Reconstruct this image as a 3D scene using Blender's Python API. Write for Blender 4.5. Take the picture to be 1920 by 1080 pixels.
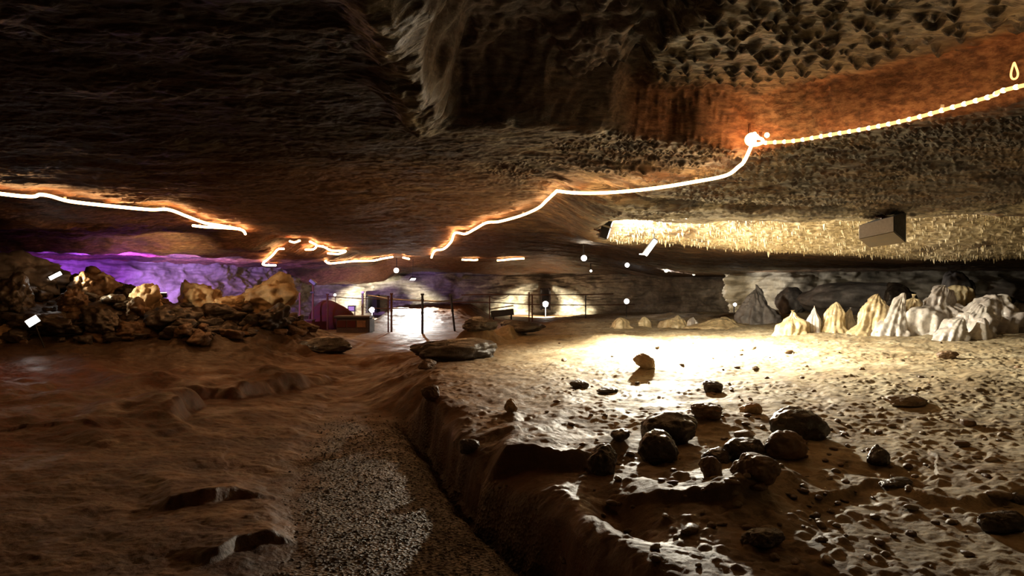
import bpy, bmesh, math
import numpy as np
from mathutils import Vector, Matrix

C = bpy.context.scene
COL = C.collection
for o in list(bpy.data.objects):
    bpy.data.objects.remove(o)

# ------------------------------------------------------------------ camera, world, exposure
EYE = 1.7
F = 1250.0
cam_d = bpy.data.cameras.new('camera')
cam_d.sensor_width = 36.0
cam_d.lens = 36.0 * F / 1920.0
cam_d.clip_end = 300
cam = bpy.data.objects.new('camera', cam_d)
COL.objects.link(cam)
cam.location = (0, 0, EYE)
cam.rotation_euler = (math.radians(90), 0, 0)
C.camera = cam

w = bpy.data.worlds.new('cave_dark')
C.world = w
w.use_nodes = True
w.node_tree.nodes['Background'].inputs[0].default_value = (0.9, 0.62, 0.4, 1)
w.node_tree.nodes['Background'].inputs[1].default_value = 0.004
C.view_settings.view_transform = 'Standard'
C.view_settings.look = 'None'
C.view_settings.gamma = 1
C.view_settings.exposure = 0.0
C.view_settings.use_curve_mapping = False

# ------------------------------------------------------------------ noise
_R = np.random.RandomState(7)
_T = _R.rand(64, 64, 64).astype(np.float32)

def vn3(x, y, z):
    xi = np.floor(x).astype(np.int64); yi = np.floor(y).astype(np.int64); zi = np.floor(z).astype(np.int64)
    fx = x - xi; fy = y - yi; fz = z - zi
    fx = fx*fx*fx*(fx*(fx*6-15)+10); fy = fy*fy*fy*(fy*(fy*6-15)+10); fz = fz*fz*fz*(fz*(fz*6-15)+10)
    x0 = xi & 63; y0 = yi & 63; z0 = zi & 63; x1 = (xi+1) & 63; y1 = (yi+1) & 63; z1 = (zi+1) & 63
    a = _T[x0, y0, z0]*(1-fx)+_T[x1, y0, z0]*fx
    b = _T[x0, y1, z0]*(1-fx)+_T[x1, y1, z0]*fx
    c = _T[x0, y0, z1]*(1-fx)+_T[x1, y0, z1]*fx
    d = _T[x0, y1, z1]*(1-fx)+_T[x1, y1, z1]*fx
    return ((a*(1-fy)+b*fy)*(1-fz)+(c*(1-fy)+d*fy)*fz)*2-1

def vn2(x, y, k=0):
    xi = np.floor(x).astype(np.int64); yi = np.floor(y).astype(np.int64)
    fx = x - xi; fy = y - yi
    fx = fx*fx*fx*(fx*(fx*6-15)+10); fy = fy*fy*fy*(fy*(fy*6-15)+10)
    L = _T.reshape(64*8, 8*64)
    x0 = (xi+k*37) & 511; y0 = (yi+k*91) & 511; x1 = (x0+1) & 511; y1 = (y0+1) & 511
    a = L[x0, y0]*(1-fx)+L[x1, y0]*fx
    b = L[x0, y1]*(1-fx)+L[x1, y1]*fx
    return (a*(1-fy)+b*fy)*2-1

def fbm(x, y, s, o=4, k=0, g=0.5):
    t = 0; a = 1; n = 0
    for i in range(o):
        c, sn = math.cos(i*1.3+k), math.sin(i*1.3+k)
        t = t + a*vn2((x*c-y*sn)*s, (x*sn+y*c)*s, k+i*3); n += a
        a *= g; s *= 2.03
    return t/n

def ridge(x, y, s, o=4, k=0):
    t = 0; a = 1; n = 0
    for i in range(o):
        c, sn = math.cos(i*1.1+k), math.sin(i*1.1+k)
        t = t + a*(1-2*np.abs(vn2((x*c-y*sn)*s, (x*sn+y*c)*s, k+i*5))); n += a
        a *= .5; s *= 2.03
    return t/n

def fbm3(p, s, o=4, k=0):
    t = 0; a = 1; n = 0
    for i in range(o):
        t = t + a*vn3(p[:, 0]*s+k*7.1, p[:, 1]*s+k*3.3+i*5.7, p[:, 2]*s+k*1.9); n += a
        a *= .5; s *= 2.03
    return t/n

def ss(a, b, v):
    t = np.clip((v-a)/(b-a), 0, 1)
    return t*t*(3-2*t)

def terrace(v, n):
    t = v*n; f = np.floor(t); r = t-f
    return (f+ss(.55, 1.0, r))/n

def cells(x, y, s, k=0, jit=.8):
    """distance to the nearest jittered point and a random value of that point"""
    gx = x*s; gy = y*s
    xi = np.floor(gx); yi = np.floor(gy)
    best = np.full(np.shape(gx), 9.0); rv = np.zeros(np.shape(gx))
    L = _T.reshape(512, 512)
    for dx in (-1, 0, 1):
        for dy in (-1, 0, 1):
            cx = xi+dx; cy = yi+dy
            a = (cx.astype(np.int64)*3+k*17) & 511; b = (cy.astype(np.int64)*5+k*29) & 511
            jx = L[a, b]; jy = L[(a+101) & 511, (b+57) & 511]; r = L[(a+211) & 511, (b+13) & 511]
            d = np.hypot(gx-(cx+.5+(jx-.5)*jit), gy-(cy+.5+(jy-.5)*jit))
            m = d < best
            best = np.where(m, d, best); rv = np.where(m, r, rv)
    return best, rv

def poly_dist(x, y, pts):
    """signed distance to an open polyline (positive = away from the camera side) and arc parameter"""
    best = np.full(np.shape(x), 1e9); sg = np.ones(np.shape(x)); par = np.zeros(np.shape(x))
    n = len(pts)-1
    for i in range(n):
        ax, ay = pts[i]; bx, by = pts[i+1]
        vx, vy = bx-ax, by-ay; l2 = vx*vx+vy*vy
        t = ((x-ax)*vx+(y-ay)*vy)/l2
        tc = np.clip(t, 0, 1)
        d = np.hypot(x-(ax+tc*vx), y-(ay+tc*vy))
        s = np.sign(vx*(y-ay)-vy*(x-ax))
        m = d < best
        best = np.where(m, d, best); sg = np.where(m, s, sg); par = np.where(m, (i+tc)/n, par)
    return best*sg, par

def P(px, py, z):
    """point on the level z seen at a pixel; used only to plan the floor and roof outlines"""
    d = (z-EYE)*F/(540.0-py)
    return ((px-960.0)/F*d, d)

# ------------------------------------------------------------------ floor surface
XE = np.array([(0.9, 2.0), (.62, 3.0), (.28, 3.9), (-.02, 5.0), (-.42, 5.9), (-.95, 8.0), (-1.5, 9.5), (-2.2, 12), (-2.0, 15), (-.5, 20), (1, 26), (2, 45)])

def lip(x, y, pts, h, fall, edge=.06, k=1, wob=.05):
    xx = x+wob*fbm(x, y, 2.2, 2, k); yy = y+wob*1.6*fbm(x, y, 1.8, 3, k+5)
    d, t = poly_dist(xx, yy, pts)
    win = np.clip(np.minimum(t, 1-t)*5, 0, 1)
    return h*(.8+.9*fbm(x, y, 1.1, 3, k+9))*ss(-edge, edge, d)*np.exp(-np.maximum(d, 0)/fall)*win*(np.abs(d) < 1e8)

def floor_z(x, y, fine=True):
    x = np.asarray(x, float); y = np.asarray(y, float)
    xe = np.interp(y, XE[:, 1], XE[:, 0])
    s = x-xe+.24*fbm(x, y, 1.2, 3, 3)+.03*fbm(x, y, 4, 2, 4)
    wd = np.interp(y, [0, 8, 10, 16, 45], [.045, .045, .6, 1.5, 1.5])
    edge = ss(-wd, wd, s)
    sl = np.interp(y, [0, 10, 13, 18, 45], [.03, .07, .09, .1, .1])
    hr = np.interp(y, [0, 4, 7, 11, 16, 22, 25, 30, 45], [.24, .27, .33, .46, .6, .68, .5, .15, -.1])
    right = edge*hr*(1+.35*fbm(x, y, 1.0, 3, 6)*np.exp(-np.maximum(s, 0)))*(1-.45*np.exp(-np.maximum(s, 0)*.9)*ss(9, 12, y)) + .04*np.clip(x-3, 0, 8)*ss(0, .5, s)
    z = right
    # dark undercut groove at the foot of the near shelf
    z = z-.24*np.exp(-((s+.12)/.17)**2)*(1+.6*fbm(x, y, .9, 2, 5))*ss(9.0, 7.5, y)
    # left ground and terraces
    xl = np.interp(y, [0, 4, 6, 9, 12, 15, 20, 26, 45], [-1.2, -1.4, -2.0, -2.6, -3.2, -3.2, -5.2, -9, -12])
    q = xl-x+.25*fbm(x, y, .8, 4, 9)
    z = z+np.interp(q, [0, .25, 1.5, 4, 8, 14], [0, .05, .15, .28, .5, .8])
    z = z+lip(x, y, [P(250, 800, .35), P(320, 792, .25), P(360, 745, .2), P(460, 742, .15), P(560, 725, .1), P(640, 700, .1)], .26, 4.0, .14, 11, .22)*ss(-1.6, -2.4, x)
    z = z+lip(x, y, [P(440, 668, .3), P(520, 664, .3), P(600, 655, .2), P(660, 640, .2)], .18, 5, .2, 14, .25)
    z = z+lip(x, y, [P(280, 940, .15), P(340, 938, .12), P(430, 935, .12), P(540, 918, .1)], .09, .9, .05, 12, .14)
    z = z+lip(x, y, [P(380, 1060, .08), P(450, 1020, .08), P(560, 1010, .05)], .05, .5, .03, 12, .05)
    # bank that climbs to the roof on the left
    crest = np.interp(x, [-16, -12.3, -9.7, -8.4, -6.5, -5.3, -4.5], [3.0, 2.3, 1.45, 1.1, .85, .45, 0])
    bp = ss(10.6, 15.5, y+.7*fbm(x, y, .5, 3, 21))*ss(22.5, 17.5, y)
    z = z+bp*np.maximum(crest-z, 0)
    bm_ = bp*ss(-4.3, -5.6, x)
    z = z+bm_*(.30*terrace(fbm(x, y*.8, .75, 4, 22), 4)+.16*ridge(x, y, 1.1, 4, 23))
    # dark rocky hump right of the path, before the fence
    z = z+lip(x, y, [P(770, 690, .1), P(840, 672, .2), P(930, 668, .25), P(1010, 640, .3)], .26, 2.2, .15, 31, .2)
    # slabs and edges on the right shelf that face the camera
    z = z+lip(x, y, [P(915, 892, .2), P(960, 893, .2), P(1060, 894, .2), P(1150, 888, .2), P(1172, 845, .22)], .22, .6, .035, 32, .09)
    z = z+lip(x, y, [P(900, 815, .3), P(960, 822, .3), P(1040, 812, .3)], .07, .6, .05, 37)
    z = z+lip(x, y, [P(1090, 960, .18), P(1200, 975, .18), P(1320, 992, .18), P(1420, 990, .18), P(1450, 940, .2)], .10, .8, .03, 33, .09)
    z = z+lip(x, y, [P(1220, 905, .27), P(1340, 935, .27), P(1450, 925, .27)], .05, .5, .04, 43)
    z = z+lip(x, y, [P(1640, 905, .3), P(1740, 935, .3), P(1830, 945, .3), P(1960, 940, .3), P(2100, 930, .3)], .12, .8, .05, 34)
    z = z+lip(x, y, [P(1500, 945, .3), P(1600, 920, .3), P(1680, 890, .3)], .05, .5, .03, 35)
    z = z-.16*np.exp(-(np.hypot((x-P(1170, 1030, .1)[0])*1.6, (y-4.15)*.9+(x-.7)*1.2)/.30)**2)
    # flowstone swellings
    for (px, py, h, r) in ((1250, 655, .16, 1.0), (1205, 690, .10, .35), (1440, 905, .12, .28), (1405, 940, .10, .3), (1330, 775, .10, .35), (1160, 625, .12, .8), (960, 770, .06, .12)):
        cx, cy = P(px, py+12, np.interp((1.2)*F/(py-540.), [4, 11, 22], [.27, .46, .66]))
        z = z+h*np.exp(-(((x-cx)**2+((y-cy)/1.0)**2)/(r*r)))
    z = z+.10*ridge(x, y, .55, 3, 41)*ss(15, 19, y)*ss(0, 2, s)*ss(26, 22, y)
    z = z+.62*ss(27.5, 35, y)*ss(-6.9, -6.0, x)*ss(-1.2, -2.8, x)*(1+.25*ridge(x, y, 1.2, 3, 58))
    if fine:
        rough = .55+.45*ss(-.3, .4, s)
        path = ss(.1, -.25, s)*ss(.15, -.3, q)
        z = z+.045*fbm(x, y, .6, 3, 50)
        z = z+rough*(.045*terrace(fbm(x, y, 1.3, 4, 51), 5)+.018*ridge(x, y, 2.2, 4, 52))*(1-.75*path)
        z = z+.016*fbm(x, y, 7, 4, 53, .6)*(1-.4*path)
        d, r = cells(x, y, 9, 3)
        z = z+.020*np.clip(1-d/(.16+.3*r), 0, 1)**.6*(r > .45)*ss(-.4, .6, s)*ss(-.1, .5, fbm(x, y, .9, 3, 54)+.3)*(1-path)
    return z

def floor_attr(x, y):
    xe = np.interp(y, XE[:, 1], XE[:, 0])
    s = x-xe+.16*fbm(x, y, 1.1, 4, 3)
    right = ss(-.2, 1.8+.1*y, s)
    xl = np.interp(y, [0, 4, 6, 9, 12, 15, 20, 26, 45], [-1.2, -1.4, -2.0, -2.6, -3.2, -3.2, -5.2, -9, -12])
    q = xl-x+.25*fbm(x, y, .8, 4, 9)
    gravel = ss(.15, -.25, s)*ss(.2, -.35, q)*ss(9.5, 7.5, y)*ss(3.0, 4.2, y)
    red = ss(-3.0, -5.5, x+.6*fbm(x, y, .5, 3, 61))*ss(13, 9, y)*(.6+.4*fbm(x, y, .7, 3, 62))  # red-brown floor, with the deep red glow put into the colour
    bank = ss(10, 13, y)*ss(-4, -6, x)
    return right, gravel, red, bank

# ------------------------------------------------------------------ roof surface (absolute z)
STEP = np.array([(-30, 6.25), (-.6, 6.2), (0.3, 6.05), (1.2, 6.5), (2.4, 6.7), (3.0, 6.1), (3.7, 5.3), (4.3, 4.5), (6, 2.5), (9, 0), (30, -6)])

def roof_z(x, y, fine=True):
    x = np.asarray(x, float); y = np.asarray(y, float)
    h = 1.5+.05*fbm(x, y, .25, 3, 70)
    # right side comes down to a lip, rises behind it, then a dripstone slope falls away
    R = ss(.4, np.interp(y, [6, 9, 14, 22], [3.0, 1.5, 1.6, 7.0]), x)
    lipz = np.interp(x, [0, 1.5, 4, 7, 12, 20], [1.1, 1.0, .98, 1.10, 1.2, 1.2])
    endz = np.interp(x, [0, 1.7, 3.5, 6, 9, 20], [1.3, 1.05, 1.0, .80, .66, .6])
    prof = np.zeros_like(h)
    t1 = ss(6.8, 9.6, y); prof = 1.43*(1-t1)+lipz*t1
    rec = ss(10.0, 10.6, y)*ss(1.4, 1.9, x)
    top = 1.34
    prof = prof*(1-rec)+top*rec
    t3 = ss(11.4, 13.9, y)
    prof = np.where(y > 11.0, prof*(1-t3)+endz*t3, prof)
    t4 = ss(16, 24, y)
    prof = np.where(y > 14.5, prof*(1-t4)+np.minimum(endz, .62)*t4, prof)
    # right: behind 24 m the deep part stays a little higher near the middle
    deep = ss(8.0, 5.0, x)*ss(24, 28, y)
    prof = prof+deep*.45
    h = h*(1-R)+prof*R
    # deep middle: the roof drops to a sagging lip in front of the far wall
    mid = ss(35.5, 38.5, y+2.0*fbm(x, y, .22, 2, 71))*ss(-18, -13, x)
    h = h*(1-mid)+(.85+.35*fbm(x, y, .25, 2, 74))*mid
    # left: a pale ledge steps down at 18 m
    lf = ss(-6.6, -7.6, x)*ss(17.5, 18.5, y+.35*fbm(x, y, .8, 3, 72))
    h = h-lf*.36
    lf2 = ss(-7.4, -10.0, x)*ss(11, 14, y)*.12*(1+fbm(x, y, 1.2, 3, 73))
    h = h-lf2
    # near right: the roof is higher in front of the scarp
    yst = np.interp(x, STEP[:, 0], STEP[:, 1])+.18*fbm(x, y, 1.4, 4, 75)
    near = 1-ss(-.12, .14, y-yst)
    nr = near*ss(.85, 1.25, x+.2*fbm(x, y, 1.5, 3, 76))
    h = h+nr*.46
    # near middle: the broken dome
    nd = (1-ss(-.45, .25, y-yst))*ss(-.68, -.45, x+.22*fbm(x, y, 1.8, 3, 77)+.06*(y-6))*ss(1.35, .95, x+.2*fbm(x, y, 1.5, 3, 76))
    h = h+nd*(.62+.25*terrace(fbm(x, y, 1.4, 4, 78), 3)+.1*ridge(x, y, 2, 3, 79))
    # broken rim left of the dome
    rim = np.exp(-((x+.78+.05*(y-5)+.12*fbm(x, y, 2, 3, 80))/.17)**2)*ss(6.7, 6.0, y)
    h = h-rim*(.08+.1*ridge(x, y, 2.5, 3, 81))
    if fine:
        A = 1.0
        h = h+.075*terrace(fbm(x*.8, y*1.6, 1.3, 5, 82), 6)
        h = h+.016*ridge(x, y*1.6, 3.0, 3, 83)+.010*fbm(x, y, 11, 3, 84, .6)
        # hanging clods over the near right roof
        m = pits(x, y)
        d, r = cells(x+.06*fbm(x, y, 5, 2, 95), y+.06*fbm(x, y, 5, 2, 96), 6.6, 8, 1.0)
        c = np.clip(1-d/(.17+.24*r), 0, 1)
        h = h-m*(.03+.045*r)*c**.7*(r > .15)
        d, r = cells(x, y, 15, 9, .9)
        m2 = ss(-.2, .35, fbm(x, y, .7, 3, 85)+ss(.2, 1.8, x)*.45-.15)*ss(10.3, 8.8, y)*(1-m)*ss(-2.2, -.5, x)
        h = h-m2*.035*np.clip(1-d/(.2+.25*r), 0, 1)**.6*(r > .3)
        h = h+.12*np.exp(-((y-8.75-.12*(x-2)+.25*fbm(x, y, .8, 3, 97))/.13)**2)*ss(.7, 1.3, x)*ss(5.2, 4.2, x)
        h = h-.09*terrace(fbm(x*.45, y*1.3, 1.1, 4, 98), 4)*ss(-1.5, .5, x)*ss(6.5, 7.5, y)*ss(9.9, 9.2, y)
        # dripstone fringe relief
        st = strip(x, y)
        d, r = cells(x, y, 7, 10, .9)
        h = h-st*(.02+.05*r*r)*np.clip(1-d/.42, 0, 1)**.8
    return EYE+h

def pits(x, y):
    yst = np.interp(x, STEP[:, 0], STEP[:, 1])
    return ss(.35, 1.3, x+.5*fbm(x, y, .8, 3, 86))*ss(.05, .5, yst-y)

def strip(x, y):
    return ss(1.5, 2.6, x+.3*fbm(x, y, 1.2, 2, 87))*ss(10.4, 11.0, y)*ss(15.5, 13.8, y)

def hit(px, py, fn, above, t0=1.5, t1=48):
    dx = (px-960.0)/F; dz = (540.0-py)/F
    t = t0*(t1/t0)**np.linspace(0, 1, 1600)
    zz = fn(t*dx, t)
    ray = EYE+dz*t
    m = (ray > zz) if above else (ray < zz)
    i = int(np.argmax(m)) if m.any() else len(t)-1
    return np.array([t[i]*dx, t[i], zz[i]])

def on_floor(px, py): return hit(px, py, floor_z, False)
def on_roof(px, py): return hit(px, py, roof_z, True)
def fz(x, y): return float(floor_z(np.array([x]), np.array([y]))[0])
def rz(x, y): return float(roof_z(np.array([x]), np.array([y]))[0])

# ------------------------------------------------------------------ materials
def mat(name):
    m = bpy.data.materials.new(name); m.use_nodes = True
    nt = m.node_tree; b = nt.nodes['Principled BSDF']
    return m, nt, b

class G:
    def __init__(s, nt): s.nt = nt; s.N = nt.nodes; s.L = nt.links
    def n(s, t, **kw):
        o = s.N.new(t)
        for k, v in kw.items(): setattr(o, k, v)
        return o
    def set(s, o, i, v):
        if isinstance(v, bpy.types.NodeSocket): s.L.new(v, o.inputs[i])
        else: o.inputs[i].default_value = v
    def pos(s, sc=(1, 1, 1)):
        g = s.n('ShaderNodeNewGeometry'); m = s.n('ShaderNodeMapping')
        s.L.new(g.outputs['Position'], m.inputs[0]); m.inputs['Scale'].default_value = sc
        return m.outputs[0]
    def noise(s, sc, det=4, rough=.6, v=None, dist=0):
        o = s.n('ShaderNodeTexNoise'); o.inputs['Scale'].default_value = sc; o.inputs['Detail'].default_value = det
        o.inputs['Roughness'].default_value = rough; o.inputs['Distortion'].default_value = dist
        s.L.new(v if v else s.pos(), o.inputs['Vector']); return o.outputs['Fac']
    def vor(s, sc, v=None, feat='F1'):
        o = s.n('ShaderNodeTexVoronoi'); o.inputs['Scale'].default_value = sc; o.feature = feat
        s.L.new(v if v else s.pos(), o.inputs['Vector']); return o
    def ramp(s, f, stops):
        o = s.n('ShaderNodeValToRGB'); e = o.color_ramp.elements
        while len(e) > 1: e.remove(e[0])
        e[0].position = stops[0][0]; e[0].color = (*stops[0][1], 1)
        for p, c in stops[1:]:
            x = e.new(p); x.color = (*c, 1)
        s.L.new(f, o.inputs[0]); return o.outputs[0]
    def val(s, f, a, b, lo=0., hi=1.):
        o = s.n('ShaderNodeMapRange'); o.inputs[1].default_value = a; o.inputs[2].default_value = b
        o.inputs[3].default_value = lo; o.inputs[4].default_value = hi
        s.L.new(f, o.inputs[0]); return o.outputs[0]
    def mix(s, f, a, b, mode='MIX'):
        o = s.n('ShaderNodeMix', data_type='RGBA', blend_type=mode)
        s.set(o, 0, f)
        s.set(o, 6, a if isinstance(a, bpy.types.NodeSocket) else (*a, 1))
        s.set(o, 7, b if isinstance(b, bpy.types.NodeSocket) else (*b, 1)); return o.outputs[2]
    def mul(s, a, b, op='MULTIPLY'):
        o = s.n('ShaderNodeMath', operation=op); s.set(o, 0, a); s.set(o, 1, b); return o.outputs[0]
    def attr(s, name):
        o = s.n('ShaderNodeAttribute', attribute_name=name); return o.outputs['Fac']
    def bump(s, h, st, dist=.02, nrm=None):
        o = s.n('ShaderNodeBump'); o.inputs['Strength'].default_value = st; o.inputs['Distance'].default_value = dist
        s.L.new(h, o.inputs['Height'])
        if nrm: s.L.new(nrm, o.inputs['Normal'])
        return o.outputs[0]

def floor_material():
    m, nt, b = mat('cave_floor_rock'); g = G(nt)
    n1 = g.noise(1.3, 6, .6, dist=.6); n2 = g.noise(7, 6, .65); n3 = g.noise(45, 4, .6)
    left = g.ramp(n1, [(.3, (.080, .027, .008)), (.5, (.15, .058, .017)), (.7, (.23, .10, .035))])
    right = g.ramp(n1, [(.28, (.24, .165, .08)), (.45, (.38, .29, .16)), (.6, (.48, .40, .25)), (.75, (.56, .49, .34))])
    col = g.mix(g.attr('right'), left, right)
    col = g.mix(g.mul(g.attr('red'), .85), col, g.ramp(n2, [(.3, (.16, .020, .006)), (.7, (.28, .040, .012))]))  # red floor tone carries the painted red glow
    col = g.mix(g.attr('bank'), col, g.ramp(n2, [(.35, (.035, .022, .014)), (.6, (.10, .065, .038)), (.75, (.24, .16, .08))]))
    v = g.vor(42); gcol = g.ramp(v.outputs['Color'], [(.2, (.05, .032, .018)), (.6, (.16, .12, .08)), (.9, (.34, .28, .2))])
    col = g.mix(g.attr('gravel'), col, gcol)
    col = g.mix(g.val(g.noise(2.6, 7, .72, dist=1.5), .36, .5, .6, 0.), col, (.06, .036, .018))
    col = g.mix(g.val(n2, .35, .65, .45, 0.), col, (.06, .04, .022))
    col = g.mix(g.val(n3, .3, .75, .25, 0), col, (.03, .02, .012))
    nt.links.new(col, b.inputs['Base Color'])
    wet = g.noise(2.1, 5, .6)
    rr = g.val(wet, .33, .62, .36, .7)
    o = g.n('ShaderNodeMix', data_type='FLOAT'); g.set(o, 0, g.attr('right')); g.set(o, 2, rr); g.set(o, 3, g.val(wet, .3, .6, .5, .85)); rr = o.outputs[0]
    nt.links.new(rr, b.inputs['Roughness'])
    b.inputs['Specular IOR Level'].default_value = .4
    bb = g.bump(n2, .5, .03)
    bb = g.bump(g.noise(26, 6, .7), .5, .015, bb)
    bb = g.bump(g.mul(v.outputs['Distance'], g.attr('gravel')), .9, .02, bb)
    nt.links.new(bb, b.inputs['Normal'])
    return m

def roof_material():
    m, nt, b = mat('cave_roof_rock'); g = G(nt)
    p = g.pos((.6, 1.6, 2.5)); n1 = g.noise(1.7, 7, .62, p, .8); n2 = g.noise(9, 6, .65, p); n3 = g.noise(40, 4, .6)
    base = g.ramp(n1, [(.32, (.030, .014, .008)), (.47, (.075, .038, .018)), (.58, (.17, .095, .045)), (.72, (.32, .24, .14))])
    pale = g.ramp(n1, [(.34, (.10, .07, .04)), (.44, (.34, .29, .19)), (.6, (.52, .47, .34)), (.75, (.62, .58, .45))])
    col = g.mix(g.attr('pale'), base, pale)
    mo = g.noise(3.2, 7, .7, g.pos((.55, 2.2, 3)), 1.2)
    col = g.mix(g.val(mo, .44, .50, .78, 0), col, (.022, .013, .009))
    red = g.ramp(n2, [(.3, (.20, .065, .026)), (.5, (.40, .18, .085)), (.72, (.62, .36, .20))])  # orange and brightened: rope glow put into the rock colour
    col = g.mix(g.mul(g.attr('red'), g.val(n1, .3, .6, .9, .45)), col, red)
    white = g.ramp(n2, [(.3, (.34, .25, .13)), (.5, (.62, .53, .36)), (.7, (.8, .74, .58))])
    col = g.mix(g.attr('white'), col, white)
    grey = g.ramp(n2, [(.3, (.10, .08, .075)), (.6, (.30, .25, .23)), (.8, (.45, .38, .34))])
    col = g.mix(g.attr('grey'), col, grey)
    col = g.mix(g.mul(g.attr('dark'), .93), col, (.012, .008, .006))  # painted shade: clod tips and the dim near left roof
    col = g.mix(g.val(n2, .38, .6, .5, 0.), col, (.02, .012, .008))
    nt.links.new(col, b.inputs['Base Color'])
    nt.links.new(g.val(n1, .35, .65, .38, .75), b.inputs['Roughness'])
    bb = g.bump(n2, .6, .035); bb = g.bump(g.noise(32, 6, .7, p), .55, .012, bb)
    nt.links.new(bb, b.inputs['Normal'])
    return m

def rock_material(name, cols, sc=4., rough=(.35, .7), bump=.6, spec=.5):
    m, nt, b = mat(name); g = G(nt)
    n1 = g.noise(sc, 6, .6, dist=.5); n2 = g.noise(sc*6, 5, .65)
    k = len(cols)
    c = g.ramp(n1, [(.3+.42*i/(k-1), cc) for i, cc in enumerate(cols)])
    c = g.mix(g.val(n2, .35, .65, .4, 0), c, tuple(v*.25 for v in cols[0]))
    nt.links.new(c, b.inputs['Base Color'])
    nt.links.new(g.val(n2, .3, .7, rough[0], rough[1]), b.inputs['Roughness'])
    b.inputs['Specular IOR Level'].default_value = spec
    bb = g.bump(n1, bump, .05); bb = g.bump(n2, bump, .012, bb)
    nt.links.new(bb, b.inputs['Normal'])
    return m

def plain(name, col, rough=.5, metal=0., var=.3, sc=20):
    m, nt, b = mat(name); g = G(nt)
    n = g.noise(sc, 5, .6)
    c = g.mix(g.val(n, .3, .7), tuple(v*(1-var) for v in col), tuple(min(1, v*(1+var)) for v in col))
    nt.links.new(c, b.inputs['Base Color'])
    nt.links.new(g.val(n, .3, .7, max(0, rough-.1), min(1, rough+.1)), b.inputs['Roughness'])
    b.inputs['Metallic'].default_value = metal
    return m

def glow(name, col, s):
    m, nt, b = mat(name)
    b.inputs['Base Color'].default_value = (*[min(1, c) for c in col], 1)
    b.inputs['Emission Color'].default_value = (*col, 1)
    b.inputs['Emission Strength'].default_value = s
    return m

M = {}
M['floor'] = floor_material()
M['roof'] = roof_material()
M['wall'] = rock_material('cave_wall_rock', [(.10, .085, .065), (.20, .17, .125), (.34, .30, .23), (.48, .44, .35)], .9, (.5, .85))
M['dark_rock'] = rock_material('dark_wet_rock', [(.030, .022, .016), (.06, .045, .032), (.11, .085, .06)], 5, (.22, .5))
M['brown_rock'] = rock_material('brown_rock', [(.07, .035, .016), (.14, .078, .035), (.24, .15, .08)], 4)
M['tan_rock'] = rock_material('tan_boulder_rock', [(.20, .115, .05), (.38, .25, .12), (.58, .43, .25)], 1.6, (.5, .8))
M['grey_rock'] = rock_material('grey_limestone_rock', [(.07, .06, .055), (.17, .15, .14), (.30, .27, .25)], 1.5, (.4, .75))
M['flow'] = rock_material('pale_flowstone', [(.30, .25, .23), (.55, .50, .45), (.80, .76, .68)], 1.6, (.25, .5), .35)
M['flow_gold'] = rock_material('golden_flowstone', [(.26, .18, .10), (.52, .40, .22), (.78, .66, .42)], 2.2, (.25, .5), .5)
M['straw'] = rock_material('pale_dripstone', [(.35, .26, .14), (.62, .52, .34), (.82, .76, .6)], 6, (.3, .6), .3)
M['pebble'] = rock_material('wet_gravel', [(.04, .026, .015), (.13, .095, .06), (.34, .29, .21)], 30, (.12, .45), .2)
M['stone'] = rock_material('floor_stone', [(.11, .07, .035), (.26, .19, .11), (.44, .36, .24)], 12, (.35, .7), .4)
M['black'] = plain('black_painted_metal', (.018, .018, .02), .5)
M['rust'] = plain('rusted_steel', (.09, .032, .014), .75, .2, .5, 60)
M['steel'] = plain('galvanised_pipe', (.42, .40, .36), .4, .8, .2)
M['cab_grey'] = plain('pale_speaker_cloth', (.62, .60, .60), .8, 0, .12, 30)
M['cab_dark'] = plain('black_speaker_cabinet', (.035, .028, .022), .55, 0, .3, 12)
M['cab_brown'] = plain('brown_speaker_panel', (.13, .095, .06), .6, 0, .3, 9)  # brown tone of the underside panel
M['red_paint'] = plain('dull_red_paint', (.05, .005, .001), .95, 0, .35, 5)
M['dark_wood'] = plain('dark_timber', (.045, .03, .02), .7, 0, .4, 12)
M['wire'] = plain('black_cable', (.02, .018, .016), .5)
M['rope'] = glow('warm_rope_light', (1, .50, .19), 22.0)
M['rope_dim'] = glow('warm_rope_sleeve', (1, .42, .13), 3)
M['led'] = glow('warm_led_bead', (1, .55, .22), 30.0)
M['lens'] = glow('cool_white_lamp_lens', (1, .97, .9), 14.0)
M['lens_warm'] = glow('warm_white_lamp_lens', (1, .88, .65), 9.0)
M['doorway'] = plain('unlit_opening_black', (.012, .010, .011), .95)  # darkness of the opening put into the colour
M['mesh_panel'] = plain('brown_weathered_board', (.16, .085, .04), .7, 0, .4, 10)

# ------------------------------------------------------------------ object helpers
def tag(o, label=None, cat=None, group=None, kind=None):
    if label: o['label'] = label
    if cat: o['category'] = cat
    if group: o['group'] = group
    if kind: o['kind'] = kind
    return o

def mesh_np(name, V, Fq, m, smooth=True, attrs=None):
    me = bpy.data.meshes.new(name)
    V = np.asarray(V, np.float32); Fq = np.asarray(Fq, np.int32); k = Fq.shape[1]
    me.vertices.add(len(V)); me.vertices.foreach_set('co', V.ravel())
    me.loops.add(Fq.size); me.loops.foreach_set('vertex_index', Fq.ravel())
    me.polygons.add(len(Fq)); me.polygons.foreach_set('loop_start', np.arange(0, Fq.size, k, dtype=np.int32))
    me.polygons.foreach_set('loop_total', np.full(len(Fq), k, np.int32))
    me.polygons.foreach_set('use_smooth', np.full(len(Fq), smooth, bool))
    me.update(); me.validate()
    if attrs:
        for a, d in attrs.items():
            at = me.attributes.new(a, 'FLOAT', 'POINT'); at.data.foreach_set('value', np.asarray(d, np.float32).ravel())
    me.materials.append(m)
    return me

def obj(name, me, parent=None, loc=None):
    o = bpy.data.objects.new(name, me); COL.objects.link(o)
    if loc is not None: o.location = loc
    if parent: o.parent = parent
    return o

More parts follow.
